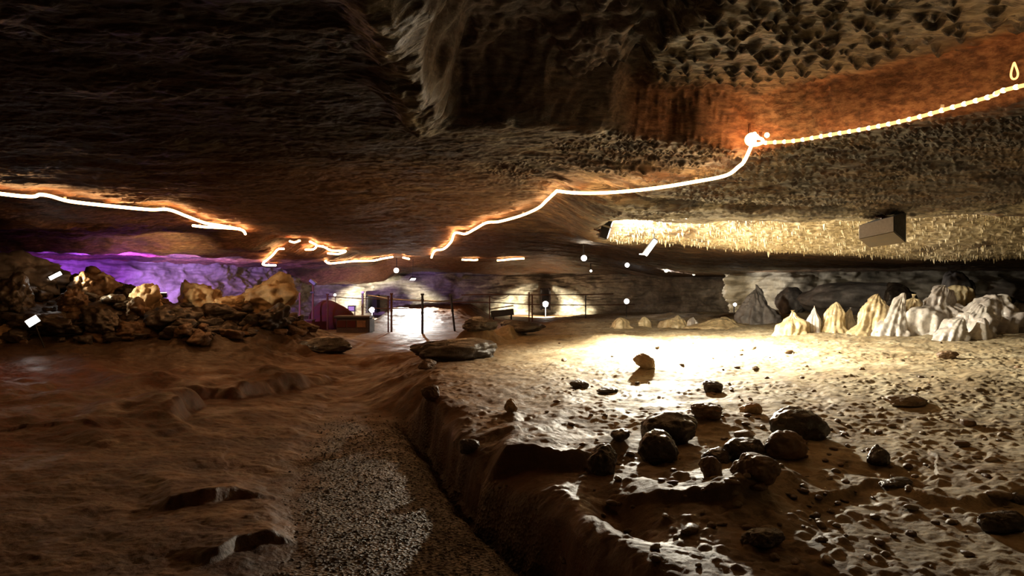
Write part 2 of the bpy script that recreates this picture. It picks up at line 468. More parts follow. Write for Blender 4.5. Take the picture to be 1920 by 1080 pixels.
def thing(name, label, cat, loc=(0, 0, 0), rot=(0, 0, 0), group=None):
    o = bpy.data.objects.new(name, None); COL.objects.link(o)
    o.empty_display_size = .1; o.location = loc; o.rotation_euler = rot
    return tag(o, label, cat, group)

def bm_obj(name, bm, m, parent=None, loc=None, smooth=False, bevel=0):
    if bevel:
        bmesh.ops.bevel(bm, geom=[e for e in bm.edges], offset=bevel, segments=2, affect='EDGES', profile=.5)
    me = bpy.data.meshes.new(name); bm.to_mesh(me); bm.free()
    for p in me.polygons: p.use_smooth = smooth
    me.materials.append(m)
    return obj(name, me, parent, loc)

def box(bm, c, s, rot=None):
    r = bmesh.ops.create_cube(bm, size=1)
    Mx = Matrix.Translation(c) @ (rot.to_4x4() if rot else Matrix.Identity(4)) @ Matrix.Diagonal((*s, 1))
    bmesh.ops.transform(bm, matrix=Mx, verts=r['verts'])
    return r['verts']

def cyl(bm, a, b, r0, r1=None, n=12):
    a = Vector(a); b = Vector(b); d = b-a
    r = bmesh.ops.create_cone(bm, cap_ends=True, segments=n, radius1=r0, radius2=r0 if r1 is None else r1, depth=d.length)
    q = d.to_track_quat('Z', 'Y').to_matrix().to_4x4()
    bmesh.ops.transform(bm, matrix=Matrix.Translation((a+b)/2) @ q, verts=r['verts'])

def tube_np(pts, rad, n=10):
    pts = np.asarray(pts, float); k = len(pts)
    rad = np.broadcast_to(rad, (k,))
    T = np.gradient(pts, axis=0); T /= np.linalg.norm(T, axis=1)[:, None]+1e-9
    up = np.array([0, 0, 1.]); A = np.cross(T, up); A /= np.linalg.norm(A, axis=1)[:, None]+1e-9
    B = np.cross(A, T)
    th = np.arange(n)/n*2*np.pi
    V = pts[:, None]+rad[:, None, None]*(np.cos(th)[None, :, None]*A[:, None]+np.sin(th)[None, :, None]*B[:, None])
    V = V.reshape(-1, 3)
    i = np.arange(k-1)[:, None]*n; j = np.arange(n)[None]; j2 = (j+1) % n
    Fq = np.stack([i+j, i+n+j, i+n+j2, i+j2], -1).reshape(-1, 4)
    return V, Fq

# ------------------------------------------------------------------ the setting: floor, roof, walls
def grid():
    yy = np.concatenate([np.linspace(-5, 2.6, 70)[:-1], 2.6*(50/2.6)**np.linspace(0, 1, 1150)])
    uu = np.concatenate([np.linspace(-3.2, -.84, 60)[:-1], np.linspace(-.84, .84, 1000), np.linspace(.84, 3.2, 60)[1:]])
    s = np.where(yy > 2.0, yy+1.2, 3.2)
    Y, U = np.meshgrid(yy, uu, indexing='ij')
    X = U*s[:, None]
    ny, nx = X.shape
    i = np.arange(ny-1)[:, None]*nx; j = np.arange(nx-1)[None]
    Fq = np.stack([i+j, i+j+1, i+nx+j+1, i+nx+j], -1).reshape(-1, 4)
    return X.ravel(), Y.ravel(), Fq

X, Y, FQ = grid()
Z = floor_z(X, Y)
r_, g_, rd_, bk_ = floor_attr(X, Y)
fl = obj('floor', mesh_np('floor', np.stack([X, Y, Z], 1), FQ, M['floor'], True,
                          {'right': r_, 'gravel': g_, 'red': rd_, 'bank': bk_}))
tag(fl, kind='structure')

ZR = roof_z(X, Y)
yst = np.interp(X, STEP[:, 0], STEP[:, 1])+.18*fbm(X, Y, 1.4, 4, 75)
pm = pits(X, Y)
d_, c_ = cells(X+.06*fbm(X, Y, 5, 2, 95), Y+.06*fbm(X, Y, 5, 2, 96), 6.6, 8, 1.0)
clod_shade = ss(.15, .45, np.clip(1-d_/(.17+.24*c_), 0, 1))*(c_ > .15)*pm  # clod tips darkened: shade of their near side put into the colour
dome = (1-ss(-.45, .25, Y-yst))*ss(-.68, -.45, X+.22*fbm(X, Y, 1.8, 3, 77)+.06*(Y-6))*ss(1.35, .95, X+.2*fbm(X, Y, 1.5, 3, 76))
face = np.exp(-((Y-yst)/.22)**2)*ss(.9, 1.3, X)
spk = fbm(X, Y*1.8, 3.2, 4, 91)
pale = np.clip(pm*.9+.8*ss(-.2, .35, spk+ss(-.5, 3.5, X)*.5-.25)*ss(5.6, 6.8, Y)*ss(12, 9.5, Y)*ss(-3, 1.5, X)
               + ss(18.2, 18.9, Y+.35*fbm(X, Y, .8, 3, 72))*ss(20.5, 19.6, Y)*ss(-6.4, -7.2, X)*.9, 0, 1)
rimc = np.exp(-((X+.78+.05*(Y-5)+.12*fbm(X, Y, 2, 3, 80))/.13)**2)*ss(6.7, 6.0, Y)*.9
pale = np.clip(pale+rimc, 0, 1)*(1-.85*ss(2.6, 3.8, X+.5*fbm(X, Y, .8, 3, 94))*ss(.1, .5, Y-yst)*ss(9.6, 8.8, Y))
red_rock_glow = np.clip(face*1.1+.95*ss(-3.5, -6, X)*ss(-.15, .15, fbm(X, Y, .5, 3, 92)+.1)*ss(8, 11, Y)
               + .9*ss(1.5, 2.6, X)*np.exp(-((Y-yst-.1)/.35)**2)  # orange rope glow painted along the scarp
               + .45*ss(7, 10, Y)*ss(.5, -.6, X)*ss(-7, -3, X), 0, 1)
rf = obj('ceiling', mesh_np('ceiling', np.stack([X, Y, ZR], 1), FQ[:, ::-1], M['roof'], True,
                            {'pale': pale, 'red': red_rock_glow, 'white': strip(X, Y)*.95*ss(-.5, .1, fbm(X, Y, 1.1, 3, 93)+.15), 'grey': dome*.8, 'dark': np.maximum(clod_shade, .86*ss(1.5, -1.5, X)*ss(9.0, 6.0, Y)*(1-dome)*(1-rimc))}))  # near left roof also darkened, its dim light put into the colour
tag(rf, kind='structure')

def wall_strip(name, pts, z0, z1, nu, nv, amp, seed, m, kind='structure'):
    pts = np.array(pts, float)
    L = np.concatenate([[0], np.cumsum(np.hypot(*np.diff(pts, axis=0).T))])
    u = np.linspace(0, L[-1], nu)
    px = np.interp(u, L, pts[:, 0]); py = np.interp(u, L, pts[:, 1])
    for _ in range(12):
        px[1:-1] = (px[:-2]+px[2:])/2*.6+px[1:-1]*.4; py[1:-1] = (py[:-2]+py[2:])/2*.6+py[1:-1]*.4
    tx = np.gradient(px); ty = np.gradient(py); n = np.hypot(tx, ty); nx = ty/n; ny = -tx/n
    v = np.linspace(z0, z1, nv)
    U, Vv = np.meshgrid(u, v, indexing='ij')
    d = amp*(fbm(U, Vv*2.2, .35, 4, seed)+.5*terrace(fbm(U*.4, Vv*3, .8, 4, seed+1), 4)+.3*ridge(U, Vv*1.5, 1.1, 4, seed+2))
    Xw = px[:, None]+nx[:, None]*d; Yw = py[:, None]+ny[:, None]*d
    i = np.arange(nu-1)[:, None]*nv; j = np.arange(nv-1)[None]
    Fq = np.stack([i+j, i+nv+j, i+nv+j+1, i+j+1], -1).reshape(-1, 4)
    o = obj(name, mesh_np(name, np.stack([Xw.ravel(), Yw.ravel(), Vv.ravel()], 1), Fq, m))
    tag(o, kind=kind)
    return o

wall_strip('wall_left', [(-16, -5), (-17, 8), (-19, 16), (-17.5, 21.5)], -.5, 4.2, 300, 90, .6, 101, M['wall'])
wall_strip('wall_back', [(-17.5, 21.5), (-15.0, 23.5), (-12.5, 28), (-12.0, 34), (-11.5, 39), (-8, 41.5), (-2, 42.5), (4, 42.5), (9, 41), (12.0, 36), (10.6, 30), (8.6, 26.5), (10.0, 24.8), (14, 24), (19, 22.5)], -.8, 4.0, 900, 150, .55, 104, M['wall'])
wall_strip('wall_right', [(19, 22.5), (24, 18), (22, 8), (15, -5)], -.5, 4.2, 600, 110, .45, 107, M['wall'])
wall_strip('wall_front', [(15, -4.9), (0, -4.95), (-16, -4.9)], -.5, 4.6, 200, 50, .2, 109, M['wall'])

# ------------------------------------------------------------------ rocks
_ico = {}
def ico(sub):
    if sub not in _ico:
        bm = bmesh.new(); bmesh.ops.create_icosphere(bm, subdivisions=sub, radius=1)
        V = np.array([v.co[:] for v in bm.verts]); Fq = np.array([[v.index for v in f.verts] for f in bm.faces]); bm.free()
        _ico[sub] = (V, Fq)
    return _ico[sub]

def rock_me(name, seed, size, m, sub=5, facets=16, sharp=8, rough=.16, flat=0.0, lo_=.74):
    rs = np.random.RandomState(seed)
    V, Fq = ico(sub)
    n = rs.normal(size=(facets, 3)); n /= np.linalg.norm(n, axis=1)[:, None]
    dd = rs.uniform(lo_, 1.0, facets)
    k = (V @ n.T)/dd
    r = 1/(np.sum(np.maximum(k, 1e-3)**sharp, 1)+.9**sharp)**(1/sharp)
    P_ = V*r[:, None]
    e = 1+rough*fbm3(P_, 1.6, 3, seed)+rough*.8*fbm3(P_, 4.5, 5, seed+3)
    P_ = P_*e[:, None]
    lo = P_[:, 2].min()
    P_[:, 2] = np.maximum(P_[:, 2], lo*(.72-flat))
    return mesh_np(name, P_*np.array(size), Fq, m, True)

def put_rock(name, label, cat, px, py, w, h, dpt, m, seed, rot=0., tilt=(0, 0), group=None, sink=.18, sub=5, at=None, **kw):
    """a rock whose foot stands on the floor seen at (px, py)"""
    if at is None:
        p = on_floor(px, py)
        x, y = p[0], p[1]+dpt*.35
    else:
        x, y = at
    o = obj(name, rock_me(name, seed, (w/2*1.15, dpt/2*1.15, h*.62), m, sub, **kw))
    zc = fz(x, y)
    o.location = (x, y, zc+h*(.5-sink)); o.rotation_euler = (tilt[0], tilt[1], rot)
    tag(o, label, cat, group)
    return o

def W(px, py, wpx):
    """size in metres of wpx pixels at the floor point seen at (px, py)"""
    return wpx/F*on_floor(px, py)[1]

main = [
 ('boulder', 'biggest dark wet rock left of centre in the cluster below the bright floor patch', 1255, 832, 108, 52, 'dark_rock', 11, dict(rot=.2, tilt=(.0, -.12))),
 ('boulder', 'round dark rock standing in front of the biggest rock at the left of the cluster', 1238, 874, 84, 46, 'dark_rock', 12, dict(rot=.8)),
 ('boulder', 'large rounded black rock at the upper right of the cluster, with a long shadow', 1512, 826, 92, 58, 'dark_rock', 13, dict(rot=.1, tilt=(0, .1))),
 ('rock', 'small black pointed rock on the lower edge of the bright floor patch', 1340, 737, 40, 20, 'dark_rock', 14, dict(tilt=(0, .2))),
 ('rock', 'pale brown rock directly behind the biggest dark rock', 1332, 790, 62, 26, 'brown_rock', 15, dict(rot=.5)),
 ('rock', 'angular dark rock in the middle of the cluster', 1398, 868, 70, 36, 'dark_rock', 16, dict(rot=.3)),
 ('rock', 'flat dark rock left of the angular middle rock', 1345, 866, 56, 24, 'dark_rock', 17, dict(rot=.9)),
 ('rock', 'brown rounded rock touching the front of the upper right black rock', 1478, 864, 78, 46, 'brown_rock', 18, dict(rot=.4)),
 ('rock', 'small rounded rock with a pale top below the flat dark rock', 1336, 892, 46, 30, 'brown_rock', 19, dict(rot=1.1)),
 ('boulder', 'smooth brown hump of rock at the front of the cluster', 1430, 912, 92, 44, 'brown_rock', 20, dict(rot=.2, sink=.3)),
 ('rock', 'lone black rock on the open floor right of the cluster', 1652, 876, 42, 34, 'dark_rock', 21, dict(rot=.7)),
 ('rock', 'long low rock lying alone on the lit floor below the pale mounds', 1712, 764, 78, 15, 'stone', 22, dict(rot=.1)),
 ('rock', 'tan cone shaped stone between the pointed rock and the upper right black rock', 1414, 777, 42, 18, 'tan_rock', 23, dict(rot=.1)),
 ('rock', 'leaning brown stone inside the brightest part of the floor', 1212, 692, 44, 22, 'tan_rock', 24, dict(tilt=(0, .5))),
 ('rock', 'dark low stone left of the bright patch, under the lone slab edge', 1088, 728, 30, 13, 'dark_rock', 25, dict()),
 ('rock', 'flat dark stone right beside the low stone left of the bright patch', 1143, 738, 38, 9, 'dark_rock', 26, dict(rot=.2)),
 ('rock', 'dark brown stone at the top of the path edge, left of the slab', 806, 796, 34, 22, 'brown_rock', 27, dict()),
 ('boulder', 'dark brown rock with a ragged end at the right tip of the undercut slab', 1132, 888, 62, 46, 'dark_rock', 28, dict(rot=.3)),
 ('rock', 'dark stone left of the biggest rock, at the rim of the bright patch', 1165, 830, 40, 18, 'dark_rock', 29, dict()),
 ('rock', 'small pointed stone standing on the brown slope above the slab', 957, 772, 24, 20, 'tan_rock', 30, dict()),
 ('rock', 'pale angular stone on the shelf edge above the dark crevice', 878, 858, 34, 22, 'grey_rock', 31, dict(rot=.6)),
 ('rock', 'dark knobbly stone in the bottom right corner of the floor', 1890, 1000, 70, 34, 'dark_rock', 32, dict()),
 ('rock', 'dark stone on the ground in front of the cluster, nearest the camera', 1440, 1030, 70, 22, 'dark_rock', 33, dict(rot=.3)),
 ('rock', 'whitish stone lying in front of the cluster', 1440, 1006, 40, 14, 'stone', 34, dict(rot=.5)),
 ('rock', 'long dark stone half buried at the right of the floor, above the shadowed hollow', 1690, 912, 56, 12, 'dark_rock', 35, dict(rot=.5)),
 ('rock', 'dark stone near the far right edge of the lit floor', 1782, 672, 34, 14, 'brown_rock', 36, dict()),
 ('rock', 'short dark stone in the hollow by the right edge', 1912, 946, 26, 16, 'grey_rock', 37, dict()),
]
for (nm, lab, px, py, wp, hp, mm, seed, kw) in main:
    w_ = W(px, py, wp); h_ = W(px, py, hp)
    put_rock(nm, lab, 'rock', px, py, w_, h_*1.25, w_*.8, M[mm], seed, **kw)

# the left bank: big blocks heaped up to the roof
bank = [
 ('large tan boulder at the right end of the heaped rocks', 478, 588, 130, 64, 'tan_rock', 17.5),
 ('smaller tan boulder peeping over the right shoulder of the largest one', 500, 566, 42, 36, 'tan_rock', 19),
 ('low tan boulder left of the largest tan boulder', 352, 582, 92, 56, 'tan_rock', 17.2),
 ('streaked reddish tan block tilted between dark rocks, left of the low tan boulder', 258, 588, 74, 62, 'tan_rock', 15.5),
 ('dark block at the foot of the largest tan boulder', 500, 614, 120, 40, 'dark_rock', 16.6),
 ('dark block below the low tan boulder', 395, 616, 110, 40, 'dark_rock', 15.6),
 ('dark block below the streaked tan block', 300, 622, 100, 44, 'dark_rock', 14.6),
 ('dark peaked rock on the skyline against the purple wall', 226, 556, 60, 34, 'dark_rock', 16.5),
 ('brown rock on the skyline left of the dark peaked rock', 175, 556, 66, 42, 'brown_rock', 15.8),
 ('grey brown rock beside the upper floodlight', 138, 560, 52, 44, 'brown_rock', 15.0),
 ('dark grey slab leaning towards the roof at the left edge', 30, 548, 120, 60, 'grey_rock', 14.6),
 ('red brown rock above and right of the lower floodlight', 120, 588, 66, 36, 'brown_rock', 13.6),
 ('dark slab under the lower floodlight', 60, 640, 130, 46, 'dark_rock', 12.2),
 ('pale stone at the left edge under the floodlight slab', 14, 642, 60, 26, 'tan_rock', 11.4),
 ('dark rock right of the lower floodlight slab', 175, 634, 100, 48, 'dark_rock', 12.8),
 ('dark rock between the floodlight slab and the block below the streaked one', 238, 640, 80, 34, 'brown_rock', 13.0),
 ('black rock at the left edge above the floodlight', 8, 590, 80, 60, 'dark_rock', 13.2),
 ('flat brown rock at the foot of the heap nearest the path', 566, 620, 60, 26, 'brown_rock', 17.5),
 ('flat rock with a pale top right of the low tan boulder', 425, 590, 60, 26, 'tan_rock', 16.4),
 ('brown wedge of rock between the two dark foot blocks', 345, 604, 54, 28, 'brown_rock', 15.4),
 ('small dark rock on the skyline just left of the low tan boulder', 302, 560, 40, 24, 'dark_rock', 17.0),
]
for i, (lab, px, py, wp, hp, mm, dist) in enumerate(bank):
    p = on_floor(px, py); k = p[1]/F
    put_rock('boulder', lab, 'boulder', px, py, wp*k, hp*k*1.15, wp*k*.75, M[mm], 60+i*3, rot=i*1.3, tilt=((i*.37) % .3-.15, (i*.53) % .3-.15), rough=.34, lo_=.52, sharp=14, facets=13, sink=.22)

# loose blocks scattered over the bank, too many to tell one from the other
rs = np.random.RandomState(5)
bl = [rock_me('broken_block', 200+i, (.5, .42, .36), M['dark_rock' if i % 3 else 'brown_rock'], 4, rough=.26, lo_=.5, sharp=14, facets=12) for i in range(7)]
for i in range(110):
    px = rs.uniform(0, 570); py = rs.uniform(np.interp(px, [0, 200, 570], [490, 545, 600]), 645)
    p = on_floor(px, py)
    if p[1] > 19 or p[1] < 9: continue
    x, dist = p[0], p[1]
    o = obj('broken_block', bl[i % 7]); s = rs.uniform(.15, .7)
    o.scale = (s*rs.uniform(.8, 1.5), s, s*rs.uniform(.6, 1)); o.rotation_euler = (rs.uniform(-.3, .3), rs.uniform(-.3, .3), rs.uniform(0, 6))
    o.location = (x, dist, fz(x, dist)+s*.12)
    tag(o, 'broken dark block lying among the boulders of the left bank', 'rock', 'broken blocks on the left bank')

# dark rocks round the path end
for i, (lab, px, py, wp, hp, mm) in enumerate([
 ('long dark rock along the right side of the path, before the fence', 850, 676, 150, 34, 'dark_rock'),
 ('dark rock hump behind the long path-side rock, below the leaning post', 900, 620, 70, 22, 'dark_rock'),
 ('dark rounded rock right of the hump, at the edge of the lit slope', 975, 628, 80, 20, 'dark_rock'),
 ('small dark rock by the path, in front of the long dark rock', 800, 694, 30, 18, 'brown_rock'),
 ('flat dark rock on the left side of the path in the distance', 600, 662, 110, 26, 'dark_rock')]):
    w_ = W(px, py, wp); put_rock('rock', lab, 'rock', px, py, w_, W(px, py, hp)*1.2, w_*.6, M[mm], 300+i, rot=.1*i)

# loose small stones on the right floor
st = [rock_me('stone', 320+i, (1, .85, .6), M['stone' if i % 2 else 'brown_rock'], 3, rough=.12) for i in range(8)]
stones = 0
while stones < 260:
    px = rs.uniform(1020, 1920); py = 640+430*rs.uniform(0, 1)**1.1
    if rs.rand() < .3: px = rs.normal(1480, 130); py = rs.normal(870, 60)
    if not (600 < py < 1085 and px < 1930): continue
    p = on_floor(px, py)
    s = rs.uniform(.008, .03)*(1+p[1]*.06)*(1 if rs.rand() > .08 else 1.9)
    o = obj('stone', st[stones % 8]); o.scale = (s*rs.uniform(.9, 1.6), s, s*rs.uniform(.8, 1.1)); o.rotation_euler = (0, 0, rs.uniform(0, 6))
    o.location = (p[0], p[1], p[2]+s*.25)
    tag(o, 'small loose stone lying on the pale right hand floor', 'stone', 'small stones on the right floor')
    stones += 1

# gravel of the path: nobody could count it
gv = []; gf = []; base = 0
V0, F0 = ico(1)
n = 15000
gx = rs.uniform(-3.2, 1.2, n); gy = 3.0*(9.8/3.0)**rs.uniform(0, 1, n)
ga = floor_attr(gx, gy)[1]; keep = ga > rs.uniform(.1, 1, n); gx = gx[keep]; gy = gy[keep]
gz = floor_z(gx, gy); k = len(gx)
sz = rs.uniform(.003, .009, k)*(1+.06*gy)
sc = sz[:, None]*np.stack([rs.uniform(.9, 1.5, k), rs.uniform(.8, 1.3, k), rs.uniform(.5, .9, k)], 1)
an = rs.uniform(0, 6.28, k)
VV = V0[None]*(1+.25*(rs.rand(k, len(V0), 1)-.5))*sc[:, None]
ca, sa = np.cos(an)[:, None], np.sin(an)[:, None]
VV = np.stack([VV[..., 0]*ca-VV[..., 1]*sa, VV[..., 0]*sa+VV[..., 1]*ca, VV[..., 2]], -1)+np.stack([gx, gy, gz+sz*.25], 1)[:, None]
FF = (F0[None]+(np.arange(k)*len(V0))[:, None, None]).reshape(-1, 3)
o = obj('gravel', mesh_np('gravel', VV.reshape(-1, 3), FF, M['pebble'], False))
tag(o, 'wet glistening gravel spread over the sunken path', 'gravel', kind='stuff')

# ------------------------------------------------------------------ pale flowstone mounds on the right
def mound_me(name, seed, rx, ry, h, lean, m, flutes=9, peak=1.3, nu=120, nv=60):
    rs_ = np.random.RandomState(seed)
    u = np.linspace(0, 2*np.pi, nu, endpoint=False); v = np.linspace(0, 1, nv)
    Vv, U = np.meshgrid(v, u, indexing='ij')
    prof = np.clip(1-Vv**(.75*peak), 0, 1)**(.75)*(1+.10*np.sin(Vv*9+seed))
    ph = rs_.uniform(0, 6, 3)
    fl_ = 1+.06*np.cos(U*flutes+ph[0]+Vv*1.5)*ss(1, .3, Vv)+.12*np.cos(U*3+ph[1])+.06*np.cos(U*(flutes*2+1)+ph[2])
    R_ = prof*fl_
    x = rx*R_*np.cos(U)+lean*h*Vv**1.5; y = ry*R_*np.sin(U); z = h*(Vv-.12)
    pts = np.stack([x.ravel(), y.ravel(), z.ravel()], 1)
    nn = fbm3(pts, 2.6, 4, seed)*.30*min(rx, h)
    pts[:, 0] += nn*np.cos(U).ravel(); pts[:, 1] += nn*np.sin(U).ravel(); pts[:, 2] += nn*.7
    i = np.arange(nv-1)[:, None]*nu; j = np.arange(nu)[None]; j2 = (j+1) % nu
    Fq = np.stack([i+j, i+j2, i+nu+j2, i+nu+j], -1).reshape(-1, 4)
    return mesh_np(name, pts, Fq, m, True)

mounds = [
 # label, px centre, base py, width px, height px, lean, material, flutes, peak, distance
 ('flowstone_mound', 'tallest pale grey flowstone mound with draped folds, left part of the big right group', 1745, 612, 120, 78, .25, 'flow', 9, 1.6, 14.0),
 ('flowstone_mound', 'golden rough topped flowstone mound behind the tallest grey one', 1788, 596, 90, 56, .1, 'flow_gold', 7, 2.2, 14.6),
 ('flowstone_mound', 'white sharp crested flowstone mound left of the tallest one', 1672, 606, 62, 54, .25, 'flow', 6, 1.4, 13.8),
 ('flowstone_mound', 'yellowish folded flowstone mound between the two white crests', 1706, 600, 60, 50, .1, 'flow_gold', 6, 1.5, 14.2),
 ('flowstone_mound', 'grey gold flowstone mound at the left end of the tall row', 1630, 604, 70, 52, .2, 'flow_gold', 7, 1.3, 14.0),
 ('flowstone_mound', 'broad pale grey flowstone mound near the right edge with a dark hollow beside it', 1855, 612, 110, 62, .15, 'flow', 8, 2.0, 13.4),
 ('flowstone_mound', 'slanting grey flowstone fold left of the broad right one', 1812, 616, 80, 48, .5, 'flow', 7, 1.4, 13.2),
 ('flowstone_mound', 'low white flowstone lump in front of the slanting grey fold', 1782, 628, 60, 30, .5, 'flow', 6, 1.3, 12.6),
 ('flowstone_mound', 'small white flowstone cone in front of the broad right mound', 1838, 626, 44, 26, .1, 'flow', 5, 1.2, 12.6),
 ('flowstone_mound', 'flowstone mound cut by the right edge of the view', 1912, 618, 90, 48, .1, 'grey_rock', 7, 1.8, 13.4),
 ('flowstone_mound', 'tall thin peaked flowstone cone left of the tall row', 1562, 606, 44, 38, .1, 'flow_gold', 6, 1.4, 14.4),
 ('flowstone_mound', 'small white dome shaped flowstone left of the thin peaked cone', 1527, 604, 26, 30, .0, 'flow', 5, 2.2, 14.4),
 ('flowstone_mound', 'low tan flowstone bump at the left end of the small mounds', 1486, 606, 60, 26, .0, 'flow_gold', 6, 1.4, 14.4),
 ('flowstone_mound', 'low grey flowstone cone between the thin peaked one and the tall row', 1590, 606, 36, 30, .1, 'flow', 6, 1.3, 14.6),
 ('stalagmite', 'tall grey stalagmite cone standing alone behind the small mounds', 1428, 600, 72, 66, -.15, 'grey_rock', 6, 1.2, 18.0),
 ('flowstone_mound', 'broad pale swelling at the top of the brightly lit floor', 1352, 618, 100, 24, .0, 'flow_gold', 5, 1.6, 17.0),
 ('flowstone_mound', 'round white knob left of the broad swelling above the bright floor', 1300, 612, 26, 18, .0, 'flow', 4, 2.0, 17.5),
 ('flowstone_mound', 'round cream knob on the far left of the lit slope', 1162, 612, 32, 16, .0, 'flow_gold', 4, 2.0, 17.5),
 ('flowstone_mound', 'little golden knob between the cream one and the white one', 1208, 606, 22, 11, .0, 'flow_gold', 4, 2.0, 18.0),
 ('flowstone_mound', 'striped tan ridge between the two knobs of the lit slope', 1262, 608, 56, 18, .3, 'flow_gold', 8, 1.5, 17.8),
]
for i, (nm, lab, px, py, wp, hp, lean, mm, fl2, pk, dist) in enumerate(mounds):
    x = (px-960)/F*dist; zb = EYE-(py-540)/F*dist; ztop = zb+hp/F*dist
    g0 = fz(x, dist)
    h_ = max(.06, ztop-g0)/.86
    rx = wp/F*dist*.60
    o = obj(nm, mound_me(nm, 400+i, rx, rx*.75, h_, lean, M[mm], fl2, pk), loc=(x, dist, g0))
    tag(o, lab, 'flowstone' if nm != 'stalagmite' else 'stalagmite')

for i, (lab, px, py, wp, hp, mm, dist) in enumerate([
 ('huge dark grey fallen block behind the small flowstone mounds', 1610, 592, 190, 68, 'grey_rock', 19.0),
 ('dark rounded end of rock right of the huge fallen block', 1700, 575, 66, 44, 'dark_rock', 18.0),
 ('grey block between the stalagmite and the huge fallen block', 1492, 592, 70, 50, 'grey_rock', 20.0),
 ('dark rock in the hollow at the right edge behind the mounds', 1906, 596, 70, 40, 'dark_rock', 15.5),
 ('grey rock under the wall between the tall mounds', 1800, 556, 80, 40, 'grey_rock', 20.0)]):
    x = (px-960)/F*dist; ztop = EYE-(py-hp-540)/F*dist
    g0 = fz(x, dist); hh = ztop-g0; w_ = wp/F*dist
    o = obj('boulder', rock_me('boulder', 500+i, (w_*.58, w_*.4, hh*.66), M[mm], 5, rough=.15))
    o.location = (x, dist+.3, g0+hh*.42); o.rotation_euler = (0, 0, .3*i)
    tag(o, lab, 'boulder')

# ------------------------------------------------------------------ dripstone fringe hanging from the roof
def straw_me(seed):
    rs_ = np.random.RandomState(seed); nv, nu = 9, 7
    V = []
    for a in range(nv):
        t = a/(nv-1); r = (1-t)**.8*(1+.2*rs_.rand())+.03
        for b in range(nu):
            th = b/nu*6.283; V.append((r*math.cos(th), r*math.sin(th), -t))
    V = np.array(V); i = np.arange(nv-1)[:, None]*nu; j = np.arange(nu)[None]; j2 = (j+1) % nu
    return V, np.stack([i+j, i+nu+j, i+nu+j2, i+j2], -1).reshape(-1, 4)
SV = [straw_me(i) for i in range(6)]
sm = [mesh_np('stalactite', V, Fq, M['straw']) for V, Fq in SV]
cand = []
while len(cand) < 2600:
    x = rs.uniform(2.0, 14); y = rs.uniform(10.9, 14.6)
    if float(strip(np.array([x]), np.array([y]))[0]) > .4 and x/y < .85: cand.append((x, y))
cand = np.array(cand); cz = roof_z(cand[:, 0], cand[:, 1])
ln = rs.uniform(.025, .075, len(cand))*(1+.6*(rs.rand(len(cand)) > .9)); rr = ln*rs.uniform(.14, .3, len(cand))
order = np.argsort(-(ln/cand[:, 1]))
for q in order[:100]:
    o = obj('stalactite', sm[q % 6], rf); o.location = (cand[q, 0], cand[q, 1], cz[q]+.02); o.scale = (rr[q], rr[q], ln[q]+.02)
VV = []; FF = []; base = 0
for q in order[100:]:
    V, Fq = SV[q % 6]; VV.append(V*np.array([rr[q], rr[q], ln[q]+.02])+np.array([cand[q, 0], cand[q, 1], cz[q]+.02])); FF.append(Fq+base); base += len(V)
o = obj('stalactite_fringe', mesh_np('stalactite_fringe', np.concatenate(VV), np.concatenate(FF), M['straw']), rf)
tag(o, kind='stuff')

# ------------------------------------------------------------------ rope lights
def smooth_path(pts, n=10):
    pts = np.array(pts, float); out = []
    k = len(pts)
    for i in range(k-1):
        p0 = pts[max(i-1, 0)]; p1 = pts[i]; p2 = pts[i+1]; p3 = pts[min(i+2, k-1)]
        for t in np.linspace(0, 1, n, endpoint=False):
            c = .5*(2*p1+(p2-p0)*t+(2*p0-5*p1+4*p2-p3)*t*t+(3*p1-p0-3*p2+p3)*t**3)
            out.append(p1*(1-t)+p2*t if i < 0 else c)
    out.append(pts[-1]); return np.array(out)

def rope(label, pix=None, pts=None, r=.02, grow=.0011, bead=None, drop=.11, m='rope', extra=()):
    """a glowing cable hung just under the roof along the line the photo shows"""
    if pts is None:
        pts = []
        for (a, b) in pix:
            h = on_roof(a, b); pts.append((h[0], h[1], h[2]-drop))
    pts = list(extra)+list(pts)
    P_ = smooth_path(pts, 12)
    # keep it below the rock
    P_[:, 2] = np.minimum(P_[:, 2], roof_z(P_[:, 0], P_[:, 1])-drop*.5)
    for _ in range(2):
        P_[1:-1, 2] = (P_[:-2, 2]+P_[2:, 2])/4+P_[1:-1, 2]/2
    t = thing('rope_light', label, 'rope light', tuple(P_[0]))
    off = P_[0]
    V, Fq = tube_np(P_-off, r+grow*np.linalg.norm(P_-np.array([0, 0, EYE]), axis=1), 8)
    obj('sleeve', mesh_np('sleeve', V, Fq, M[m]), t)
    L = np.concatenate([[0], np.cumsum(np.linalg.norm(np.diff(P_, axis=0), axis=1))])
    # fixing clips
    cb = 0
    for s in np.arange(.4, L[-1], max(.9, L[-1]/9)):
        c = np.array([np.interp(s, L, P_[:, k]) for k in range(3)])
        bm = bmesh.new(); rr_ = r+.0011*c[1]
        box(bm, (0, 0, .0), (rr_*.9, rr_*.5, rr_*2.6)); box(bm, (0, 0, rr_*1.3+.012), (rr_*1.6, rr_*.8, .024))
        bm_obj('clip', bm, M['steel'], t, tuple(c-off))
    if bead:
        s0, s1, step = bead
        me = None
        for s in np.arange(s0, min(s1, L[-1]), step):
            c = np.array([np.interp(s, L, P_[:, k]) for k in range(3)])
            if me is None:
                V, Fq = ico(2); me = mesh_np('led_bead', V*.019, Fq, M['led'])
            o = obj('led_bead', me, t); o.location = tuple(c-off); o.scale = (1.15, 1, 1)
    return t, P_, L

